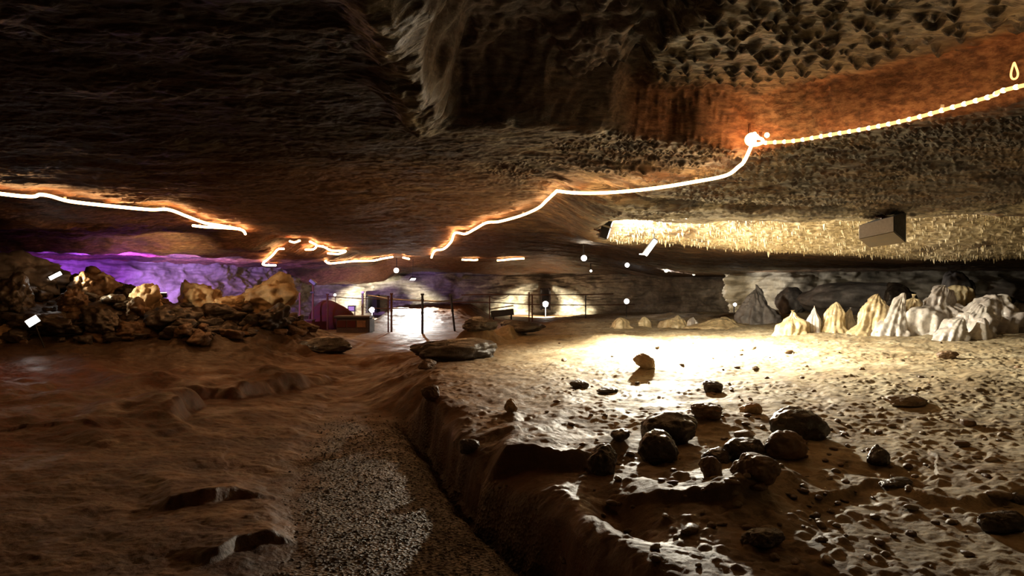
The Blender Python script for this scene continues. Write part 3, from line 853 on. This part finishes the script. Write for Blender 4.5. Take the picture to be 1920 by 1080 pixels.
R1 = [(1920, 160), (1860, 180), (1790, 200), (1720, 220), (1640, 238), (1560, 252), (1490, 264), (1432, 268), (1412, 272)]
def at_depth(px, py, d): return ((px-960)/F*d, d, EYE+(540-py)/F*d)
dd = [4.75, 5.0, 5.25, 5.5, 5.8, 6.1, 6.35, 6.5, 6.55]
pts1 = [at_depth(px, py, d) for (px, py), d in zip(R1, dd)]
rope('beaded warm rope light running to the right edge of the view', pts=pts1, r=.011, grow=.0006, bead=(4.6, 99, .085), drop=.045, m='rope_dim',
     extra=[(7.2, -1.2, EYE+1.5), (5.6, 1.6, EYE+1.45), (4.4, 3.6, EYE+1.44)])  # unseen run past the right edge, extended for warm fill light
R2 = [(1396, 280), (1385, 293), (1360, 308), (1300, 322), (1220, 335), (1140, 344), (1080, 346), (1044, 342)]
rope('long warm rope light sagging from the bright junction to the corner above the cave middle', R2, r=.010, extra=[at_depth(1411, 268, 6.52)])
R3 = [(1044, 342), (1025, 362), (1008, 378), (975, 392), (935, 405), (912, 407), (890, 420), (872, 430), (853, 428), (846, 446), (832, 460), (815, 465), (809, 478)]
rope('zigzag warm rope light running back from the corner into the cave', R3, r=.010)
rope('warm rope light on the left side of the roof, entering from the left edge', [(0, 349), (80, 351), (130, 364), (200, 373), (280, 381), (316, 381), (350, 394), (385, 408), (410, 413), (452, 422), (460, 430)], r=.012,
     extra=[(-9.5, 1.0, EYE+1.42), (-8.6, 6.0, EYE+1.42)])  # unseen run past the left edge, extended for warm fill light
rope('short warm rope light branch below the left rope end', [(362, 413), (385, 416), (420, 418), (450, 420)], r=.01)
rope('slanting warm rope light above the purple rocks', [(532, 459), (521, 460), (510, 473), (493, 489), (517, 492)], r=.006)
rope('tiny warm rope light dash left of the three pronged one', [(543, 445), (552, 446), (562, 444)], r=.006)
rope('three pronged warm rope light near the tiny dash', [(573, 461), (588, 461), (593, 453), (581, 446)], r=.006)
rope('warm rope light hook right of the three pronged one', [(593, 454), (608, 457), (622, 464), (648, 465), (635, 470), (615, 469)], r=.006)
rope('level warm rope light under the hook, above the grey far wall', [(610, 484), (618, 489), (640, 487), (662, 484), (700, 484), (718, 480), (736, 477)], r=.006)
rope('tiny warm rope light dash between the level one and the zigzag one', [(756, 478), (767, 481)], r=.006)
for lab, a, b in (('distant warm light strip, left of the two strips over the far wall', 866, 896), ('distant warm light strip, right of the two strips over the far wall', 932, 983)):
    pts = [at_depth(px, 489.5, 33.) for px in np.linspace(a, b, 5)]
    pts = [(p[0], p[1], rz(p[0], p[1])-.1) for p in pts]
    rope(lab, pts=pts, r=.006)
# bright junction where the ropes meet: coils of the same cable in a clamp
j = at_depth(1413, 262, 6.5)
t = thing('rope_light_junction', 'bright bundle of looped rope light where two ropes meet below the orange rock face', 'rope light', j)
th = np.linspace(0, 5.6*np.pi, 70)
V, Fq = tube_np(np.stack([.085*np.cos(th)*(.55+.45*np.sin(th*.31)), .03*np.sin(th*1.7), .040*np.sin(th)+.02*np.cos(th*.4)], 1), .015, 8)
obj('coil', mesh_np('coil', V, Fq, M['rope']), t)
V, Fq = ico(3); o = obj('led_bead', mesh_np('led_bead', V*.024, Fq, M['led']), t); o.location = (.13, 0, .045)
bm = bmesh.new(); box(bm, (0.07, 0.02, .055), (.035, .03, .05)); box(bm, (-.02, .06, .09), (.02, .02, .16)); bm_obj('clamp', bm, M['rust'], t, bevel=.003)
j = at_depth(1902, 133, 4.9)
t = thing('rope_light_junction', 'small glowing rope light loop at the right edge above the beaded rope', 'rope light', j)
th = np.linspace(0, 2*np.pi, 24)
V, Fq = tube_np(np.stack([.022*np.cos(th), .01*np.sin(th*2), .06*np.sin(th)], 1), .007, 8)
obj('coil', mesh_np('coil', V, Fq, M['rope_dim']), t)

# ------------------------------------------------------------------ lamps
def spot(parent, loc, target, power, col, angle, blend=.4, r=.06):
    l = bpy.data.lights.new('lamp_beam', 'SPOT'); l.energy = power; l.color = col; l.spot_size = math.radians(angle)
    l.spot_blend = blend; l.shadow_soft_size = r
    o = bpy.data.objects.new('lamp_beam', l); COL.objects.link(o); o.parent = parent
    o.location = Vector(loc)-Vector(parent.location) if parent else loc
    o.rotation_euler = (Vector(target)-Vector(loc)).to_track_quat('-Z', 'Y').to_euler()
    return o

def floodlight(label, loc, face, w_=.28, h_=.2, stem=None, roll=0, lens='lens', body='black', power=0, target=None, col=(1, .95, .85), angle=120, blend=.5):
    """housing, fins, lens, bracket; loc = centre of the lens, face = the point it looks at"""
    t = thing('floodlight', label, 'floodlight', loc)
    d = (Vector(face)-Vector(loc)).normalized(); q = d.to_track_quat('Y', 'Z').to_matrix() @ Matrix.Rotation(math.radians(roll), 3, 'Y')
    bm = bmesh.new(); box(bm, q @ Vector((0, -.05, 0)), (w_, .08, h_), q); bm_obj('housing', bm, M[body], t, bevel=.008)
    bm = bmesh.new()
    for k in range(5): box(bm, q @ Vector(((k-2)*w_/5.5, -.11, 0)), (.012, .05, h_*.85), q)
    bm_obj('cooling_fins', bm, M[body], t)
    bm = bmesh.new(); box(bm, q @ Vector((0, -.004, 0)), (w_*.88, .012, h_*.84), q); bm_obj('lens', bm, M[lens], t)
    bm = bmesh.new()
    for s in (-1, 1): box(bm, q @ Vector((s*(w_/2+.012), -.05, -.02)), (.01, .03, h_*.7), q)
    if stem is not None:
        cyl(bm, q @ Vector((0, -.08, 0)), Vector(stem)-Vector(loc), .012)
    bm_obj('bracket', bm, M[body], t)
    if power: spot(t, Vector(loc)+d*.03, target or face, power, col, angle, blend)
    return t

# main floodlight over the bright floor
ml = (2.74, 13.2, EYE+.80)
tg = (3.5, 12.2, .5)
t = thing('floodlight', 'slanting bright white floodlight hanging from the roof above the brightest floor patch', 'floodlight', ml)
d = (Vector(tg)-Vector(ml)).normalized()
ax = Vector((.16, 0, .22)).normalized(); q = Matrix.Rotation(math.atan2(ax.x, ax.z), 3, 'Y')
bm = bmesh.new(); box(bm, (0, .05, .02), (.10, .06, .40), q); bm_obj('housing', bm, M['black'], t, bevel=.01)
bm = bmesh.new(); box(bm, (0, 0, 0), (.085, .04, .36), q); bm_obj('lens', bm, M['lens'], t, bevel=.01)
bm = bmesh.new(); cyl(bm, (-.22, 0, -.13), (-.06, 0, -.13), .011, .016); bm_obj('lit_edge', bm, M['lens_warm'], t)
bm = bmesh.new(); cyl(bm, (.08, .07, .16), (.1, .07, rz(2.84, 13.27)-ml[2]+.02), .012); bm_obj('bracket', bm, M['black'], t)
spot(t, (2.86, 13.1, EYE+.72), tg, 5800, (1, .92, .74), 172, 1.0, .08)

# floodlight seen from behind that lights the dripstone fringe
fb = (1.62, 11.6, EYE+1.02)
t = thing('floodlight', 'black floodlight seen from behind at the left end of the lit dripstone strip', 'floodlight', fb)
q = Matrix.Rotation(math.radians(18), 3, 'Y')
bm = bmesh.new(); box(bm, (0, 0, 0), (.14, .22, .34), q); bm_obj('housing', bm, M['black'], t, bevel=.012)
bm = bmesh.new()
for k in range(4): box(bm, q @ Vector((-.09, 0, -.12+.08*k)), (.05, .2, .014), q)
bm_obj('cooling_fins', bm, M['black'], t)
bm = bmesh.new(); box(bm, q @ Vector((.075, 0, 0)), (.012, .18, .28), q); bm_obj('lens', bm, M['lens'], t)
bm = bmesh.new(); box(bm, q @ Vector((0, -.12, .04)), (.17, .012, .03), q); bm_obj('strap', bm, M['steel'], t)
bm = bmesh.new(); cyl(bm, (-.06, -.05, .12), (-.17, -.02, .19), .012); cyl(bm, (-.06, -.05, -.05), (-.2, -.02, 0.0), .012); cyl(bm, (-.17, -.02, .19), (-.17, .0, .4), .014)
bm_obj('bracket', bm, M['rust'], t)
spot(t, (fb[0]+.14, fb[1], fb[2]+.02), (6.0, 14.0, EYE+1.15), 1200, (1, .91, .70), 150, .6, .05)

lamps = [
 # label, px, py, distance, size, lens
 ('round white lamp shining towards the viewer near the middle of the roof', 1095, 484, 20., .17, 'lens'),
 ('white lamp low on the dark far wall, right of the lit arch', 1175, 565, 34., .26, 'lens'),
 ('white lamp in the dark doorway of the lit arch', 1023, 570, 39., .32, 'lens'),
 ('white lamp at the foot of the left dark doorway', 697, 581, 36., .26, 'lens'),
 ('small lamp under the brown roof edge right of the purple grey wall', 743, 507, 34., .26, 'lens_warm'),
 ('small lamp under the roof, below the glowing roof streak', 1249, 507, 30., .17, 'lens_warm'),
 ('small lamp under the roof, right end of the glowing roof streak', 1301, 513, 29., .15, 'lens_warm'),
 ('tiny lamp under the far roof below the round white lamp', 1108, 508, 34., .12, 'lens_warm'),
 ('bright lamp at the left start of the glowing roof streak', 1176, 497, 26., .17, 'lens'),
 ('small lamp on the ground left of the grey stalagmite', 1378, 571, 24., .12, 'lens'),
 ('tiny lamp left of the red mound, above the fence', 628, 553, 35., .13, 'lens'),
]
lamp_obj = {}
for (lab, px, py, dist, s, ln_) in lamps:
    c = at_depth(px, py, dist)
    t = thing('lamp', lab, 'lamp', c)
    bm = bmesh.new(); cyl(bm, (0, .02, 0), (0, .16, 0), s*.55, s*.35, 20); bm_obj('housing', bm, M['black'], t)
    V, Fq = ico(3); V = V.copy()*np.array([s*.5, s*.2, s*.5]); obj('lens', mesh_np('lens', V, Fq, M[ln_]), t)
    up = py < 540
    zz = rz(c[0], c[1]+.1) if up else fz(c[0], c[1]+.1)
    bm = bmesh.new(); cyl(bm, (0, .1, 0), (0, .1, zz-c[2]+(.05 if up else -.05)), .02); bm_obj('bracket', bm, M['black'], t)
    lamp_obj[px] = (t, c)

# lamps that throw light on the far walls
def lamp_spot(px, off, target, power, col, ang, blend=.5, r=.05):
    t, c = lamp_obj[px]; loc = (c[0]+off[0], c[1]+off[1], c[2]+off[2]); spot(t, loc, target, power, col, ang, blend, r)
lamp_spot(1023, (0, -.5, .0), (1.9, 42.5, -1.5), 7500, (1, .9, .65), 96, .3)
lamp_spot(697, (0, -.5, .0), (-8.2, 41.3, -2.2), 8000, (1, .92, .7), 90, .3)
lamp_spot(1176, (.2, 0, -.05), (8.0, 26.5, EYE+1.1), 700, (1, .88, .62), 130, .5)
lamp_spot(1095, (0, -.15, -.05), (2.0, 12, 1.8), 18, (1, .8, .55), 140, .5)
lamp_spot(1175, (0, .2, .1), (8, 40, 1.6), 60, (1, .95, .9), 120, .5)
lamp_spot(1249, (0, 0, -.1), (8, 24, .7), 500, (1, .9, .75), 150, .5)
lamp_spot(1378, (.1, -.2, .1), (10, 24, 1.6), 350, (1, .95, .85), 120, .5)

# small floodlights in the left bank
c = at_depth(61, 602, 12.0)
floodlight('brighter lower floodlight glowing among the dark rocks at the left edge', c, (c[0]+1, c[1]-2.2, c[2]+.25), .22, .15, roll=35, stem=(c[0], c[1]+.3, c[2]-.5))
c = at_depth(104, 517, 14.4)
t = floodlight('upper slanting floodlight on the rock heap below the purple wall', c, (c[0]+.9, c[1]-.8, c[2]-.2), .27, .09, roll=32, stem=(c[0]-.1, c[1]+.3, c[2]-.5))
spot(t, (c[0]+.1, c[1]-.05, c[2]+.18), (-6.4, 16.8, 1.2), 520, (1, .80, .50), 70, .7)
# purple colour lamp behind the bank and an added, unseen tan wash lamp beside it
c = (-10.6, 18.6, 1.62)
t = floodlight('purple stage floodlight standing behind the left rock heap', c, (-14.8, 21.5, 2.2), .3, .2, stem=(c[0], c[1], fz(c[0], c[1])-.1), lens='lens', body='black')
for ch in t.children:
    if ch.name.startswith('lens'): ch.data.materials[0] = glow('purple_lamp_lens', (.35, .08, 1), 5)
spot(t, (c[0]-.1, c[1]+.1, c[2]+.1), (-13.6, 23.4, 1.5), 4500, (.34, .07, 1), 110, .7)
spot(t, (c[0]+.2, c[1]+.2, c[2]+.1), (-11.6, 31, 1.9), 6000, (.52, .36, 1), 60, .8)
c = (-9.0, 17.2, fz(-9.0, 17.2)+.22)
t = floodlight('small added warm floodlight, unseen behind the streaked reddish block, to light the roof ledge', c, (-9.4, 18, 2.9), .18, .12, stem=(c[0], c[1], fz(c[0], c[1])-.05), lens='lens_warm')
spot(t, (c[0], c[1]+.05, c[2]), (-9.6, 18.3, 3.0), 130, (1, .72, .38), 110, .8)
# white flood on the ground beyond the fence
c = (-5.2, 35.0, 2.15)
t = floodlight('floodlight under the roof above the white ground beyond the fence', c, (-4.5, 34, 0), .3, .2, stem=(c[0], c[1], rz(c[0], c[1])+.03))
spot(t, (c[0]+.05, c[1]-.1, c[2]-.1), (-4.7, 33.2, 0), 3500, (1, .97, .9), 95, .6)

# ------------------------------------------------------------------ loudspeaker under the roof on the right
sc_ = at_depth(1652, 432, 9.3)
t = thing('loudspeaker', 'large box loudspeaker hung tilted under the roof on the right', 'loudspeaker', sc_)
VS = [at_depth(1676, 405, 9.0), at_depth(1676, 434, 9.0), at_depth(1699, 397, 9.35), at_depth(1699, 454, 9.35),
      at_depth(1610, 423, 9.3), at_depth(1610, 448, 9.3), at_depth(1636, 413, 9.7), at_depth(1630, 464, 9.7)]
VS = [Vector(v)-Vector(sc_) for v in VS]
B_, E_, C_, D_, A_, F_, H_, G_ = VS
def slab(name, quad, th, m, inset=0.0, lift=0.0, bevel=.003):
    q4 = [Vector(v) for v in quad]; cen = sum(q4, Vector())/4
    n = (q4[1]-q4[0]).cross(q4[3]-q4[0]).normalized()
    if n.dot(cen) < 0: n = -n
    q4 = [v+(cen-v)*inset+n*lift for v in q4]
    bm = bmesh.new(); a = [bm.verts.new(v) for v in q4]; b = [bm.verts.new(v-n*th) for v in q4]
    bm.faces.new(a); bm.faces.new(b[::-1])
    for k in range(4): bm.faces.new((a[k], b[k], b[(k+1) % 4], a[(k+1) % 4]))
    bmesh.ops.recalc_face_normals(bm, faces=bm.faces)
    return bm_obj(name, bm, m, t, bevel=bevel)
bm = bmesh.new(); vv = [bm.verts.new(v*.985) for v in VS]
for f in ((0, 1, 5, 4), (0, 2, 3, 1), (1, 3, 7, 5), (4, 5, 7, 6), (2, 6, 7, 3), (0, 4, 6, 2)): bm.faces.new([vv[k] for k in f])
bmesh.ops.recalc_face_normals(bm, faces=bm.faces); bm_obj('cabinet', bm, M['cab_dark'], t)
slab('side_panel', (B_, E_, F_, A_), .02, M['cab_grey'], .02, .006)
slab('grille', (B_, C_, D_, E_), .02, M['black'], .04, .004)
slab('base_panel', (E_, D_, G_, F_), .02, M['cab_brown'], .02, .006)
bm = bmesh.new()
top = (B_+A_+C_+H_)/4; zt = rz(sc_[0]+top[0], sc_[1]+top[1])-sc_[2]
box(bm, (top[0], top[1], (top[2]+zt)/2+.02), (.05, .03, abs(zt-top[2])+.1)); box(bm, (top[0], top[1], top[2]+.02), (.2, .05, .02))
bm_obj('hanging_bracket', bm, M['rust'], t)

# ------------------------------------------------------------------ fence before the far chamber
def gz_at(p): return fz(p[0], p[1])
posts = [
 ('thin rusty fence post at the left end of the fence by the rock heap', 562, 600, 550, 27, .035, 0),
 ('rusty fence post rising behind the red mound', 614, 590, 552, 27, .035, 0),
 ('pale grey fence post beside the left dark doorway', 680, 592, 548, 30, .05, 0),
 ('left post of the rusty double fence post', 728, 616, 556, 26, .028, 0),
 ('right post of the rusty double fence post, with a square top', 734, 618, 551, 26, .038, 0),
 ('thick dark fence post standing alone in front of the white ground', 792, 630, 552, 25, .045, 0),
 ('dark fence post leaning to the left at the edge of the white ground', 853, 614, 553, 26, .04, -9),
 ('thin fence post left of the folded dark stair, against the lit wall', 918, 584, 556, 33, .03, 0),
 ('slim fence post left of the arch doorway, taller of the pair', 992, 590, 549, 33, .03, 0),
 ('slim fence post left of the arch doorway, shorter of the pair', 998, 590, 553, 33, .035, 0),
 ('thin grey fence post at the right end of the lit arch', 1098, 582, 555, 33, .03, 0),
]
PP = {}
for (lab, px, pb, pt, dist, r, lean) in posts:
    c = at_depth(px, pb, dist); g0 = fz(c[0], c[1]); top = at_depth(px+lean*.9, pt, dist)
    base = Vector((c[0], c[1], min(g0, c[2])-.05))
    t = thing('fence_post', lab, 'fence post', tuple(base))
    if 'pale grey' in lab: mm = 'steel'
    elif 'thin grey' in lab or 'dark' in lab.split('fence')[0]: mm = 'black'
    else: mm = 'rust'
    tv = Vector(top)-base
    bm = bmesh.new(); cyl(bm, (0, 0, 0), tv, r, n=14); bm_obj('upright', bm, M[mm], t)
    bm = bmesh.new(); box(bm, tv+Vector((0, 0, .0)), (r*2.7, r*2.7, r*1.6)); bm_obj('cap', bm, M[mm], t)
    bm = bmesh.new(); cyl(bm, tv*.55, tv*.6, r*1.35, n=14); cyl(bm, tv*.86, tv*.89, r*1.35, n=14); bm_obj('collar', bm, M[mm], t)
    PP[px] = (base, Vector(top))
def rail(label, pts, r, m):
    pts = np.array(pts, float); P_ = smooth_path(pts, 8); o0 = P_[0]
    V, Fq = tube_np(P_-o0, r, 8)
    o = obj('fence_rail', mesh_np('fence_rail', V, Fq, M[m]), loc=tuple(o0)); tag(o, label, 'fence rail')
rail('upper thin rusty fence rail across the lit arch', [at_depth(865, 553, 32.8), at_depth(920, 552, 32.9), at_depth(1000, 553, 32.9), at_depth(1100, 552, 32.9), at_depth(1150, 551, 33.2)], .022, 'rust')
rail('lower thin rusty fence rail across the lit arch', [at_depth(840, 567, 32.8), at_depth(920, 567, 32.9), at_depth(1000, 571, 32.9), at_depth(1100, 572, 32.9), at_depth(1190, 571, 33.2)], .022, 'rust')
rail('pale handrail bending down from the left doorway to the white ground', [at_depth(690, 554, 28), at_depth(710, 557, 27.5), at_depth(735, 561, 26.2), at_depth(792, 564, 25.8), at_depth(830, 565, 25.9), at_depth(866, 561, 27)], .032, 'steel')
rail('middle rusty rail between the red mound and the double post', [at_depth(615, 556, 29), at_depth(680, 560, 30), at_depth(728, 561, 28)], .018, 'rust')
rail('lower rusty rail between the pale post and the double post', [at_depth(690, 578, 29), at_depth(735, 578.5, 27), at_depth(790, 578, 26)], .018, 'rust')
rail('sagging rope hung on the fence left of the arch', [at_depth(918, 556, 33), at_depth(930, 561, 33), at_depth(945, 559, 33), at_depth(955, 553, 33)], .014, 'wire')

# lamp post above the left end of the fence
c = at_depth(586, 600, 27); top = at_depth(587, 530, 27); g0 = fz(c[0], c[1])
t = thing('lamp_post', 'tall dark pole with a tilted lamp head rising above the fence on the left', 'lamp post', (c[0], c[1], g0-.05))
o0 = Vector((c[0], c[1], g0-.05)); tv = Vector(top)-o0
bm = bmesh.new(); cyl(bm, (0, 0, 0), tv, .05, .035, 14); bm_obj('pole', bm, M['rust'], t)
bm = bmesh.new(); box(bm, tv+Vector((.0, 0, .02)), (.30, .2, .14), Matrix.Rotation(math.radians(38), 3, 'Y')); bm_obj('lamp_head', bm, M['black'], t, bevel=.015)
bm = bmesh.new(); cyl(bm, tv*.8+Vector((-.1, 0, 0)), tv*.8+Vector((.05, 0, 0)), .05); bm_obj('clamp', bm, M['black'], t)

# red box and red mound beside the fence
c = at_depth(665, 618, 26.0); g0 = fz(c[0], c[1])
t = thing('crate', 'long low crate with red sides and a dark lid at the end of the path', 'crate', (c[0], c[1], g0))
bm = bmesh.new(); box(bm, (0, 0, .27), (1.25, .7, .56)); bm_obj('body', bm, M['dark_wood'], t, bevel=.02)
bm = bmesh.new(); box(bm, (-.02, 0, .60), (1.38, .8, .1)); bm_obj('lid', bm, M['black'], t, bevel=.02)
for k in range(3):
    bm = bmesh.new(); box(bm, (-.42+.38*k, -.36, .34), (.34, .03, .26)); bm_obj('panel', bm, M['red_paint' if k < 2 else 'mesh_panel'], t, bevel=.006)
bm = bmesh.new(); box(bm, (.66, -.1, .28), (.08, .9, .5)); bm_obj('end_board', bm, M['black'], t, bevel=.01)
c = at_depth(612, 612, 27.6); g0 = fz(c[0], c[1])
o = obj('covered_heap', rock_me('covered_heap', 777, (.85, .6, .8), M['red_paint'], 5, facets=7, sharp=14, rough=.05), loc=(c[0]+.1, c[1]+.4, g0+.35))
tag(o, 'dark red peaked heap behind the fence, left of the red crate', 'heap')
c = at_depth(575, 610, 26.6); g0 = fz(c[0], c[1])
t = thing('crate', 'small red box at the foot of the pole with the lamp head', 'crate', (c[0], c[1], g0))
bm = bmesh.new(); box(bm, (0, 0, .2), (.55, .4, .44)); bm_obj('body', bm, M['red_paint'], t, bevel=.02)
bm = bmesh.new(); box(bm, (0, 0, .43), (.6, .45, .04)); bm_obj('lid', bm, M['dark_wood'], t, bevel=.008)

# small electric box on the wall side, dark folded stair
c = at_depth(660, 582, 34); g0 = fz(c[0], c[1])
t = thing('equipment_box', 'small grey box on feet in front of the lit wall left of the doorway', 'box', (c[0], c[1], g0))
hz = c[2]-g0
bm = bmesh.new(); box(bm, (0, 0, hz+.1), (.38, .3, .3)); bm_obj('body', bm, M['cab_dark'], t, bevel=.02)
bm = bmesh.new(); box(bm, (0, -.155, hz+.1), (.28, .01, .2)); bm_obj('face_panel', bm, M['cab_grey'], t)
for s in (-1, 1):
    bm = bmesh.new(); cyl(bm, (s*.14, 0, -.02), (s*.14, 0, hz), .025); bm_obj('leg', bm, M['rust'], t)
c = at_depth(942, 588, 33.5); g0 = fz(c[0], c[1])
t = thing('ramp', 'dark folded metal ramp leaning in front of the lit wall, left of the arch', 'ramp', (c[0], c[1], g0))
dz = 0.35
bm = bmesh.new(); box(bm, (0, 0, dz+.1), (1.15, .7, .3), Matrix.Rotation(math.radians(-6), 3, 'Y')); bm_obj('deck', bm, M['black'], t, bevel=.02)
bm = bmesh.new(); cyl(bm, (-.6, -.3, dz+.3), (.55, -.3, dz+.48), .03); bm_obj('handrail', bm, M['steel'], t)
for s in (-.45, .45):
    bm = bmesh.new(); cyl(bm, (s, 0, -.05), (s, 0, dz), .04); bm_obj('leg', bm, M['black'], t)

# dark doorways in the far wall: shallow frames, near-black panel for the unlit opening
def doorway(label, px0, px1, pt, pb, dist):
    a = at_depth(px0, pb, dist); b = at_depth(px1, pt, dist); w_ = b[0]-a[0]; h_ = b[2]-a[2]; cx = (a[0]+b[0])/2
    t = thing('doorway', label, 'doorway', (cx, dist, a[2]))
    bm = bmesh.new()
    box(bm, (0, .9, h_/2), (w_, .06, h_))  # near-black panel stands in for the unlit depth of the opening
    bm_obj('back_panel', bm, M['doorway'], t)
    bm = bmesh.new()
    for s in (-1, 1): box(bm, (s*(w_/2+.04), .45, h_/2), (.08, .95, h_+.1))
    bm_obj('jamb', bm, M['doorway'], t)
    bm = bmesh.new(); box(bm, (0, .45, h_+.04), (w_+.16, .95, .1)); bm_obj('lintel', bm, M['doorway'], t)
doorway('dark narrow doorway in the middle of the lit arch', 1016, 1030, 542, 580, 41.0)
doorway('dark doorway on the left lit wall beside the pale post', 690, 704, 556, 584, 39.5)
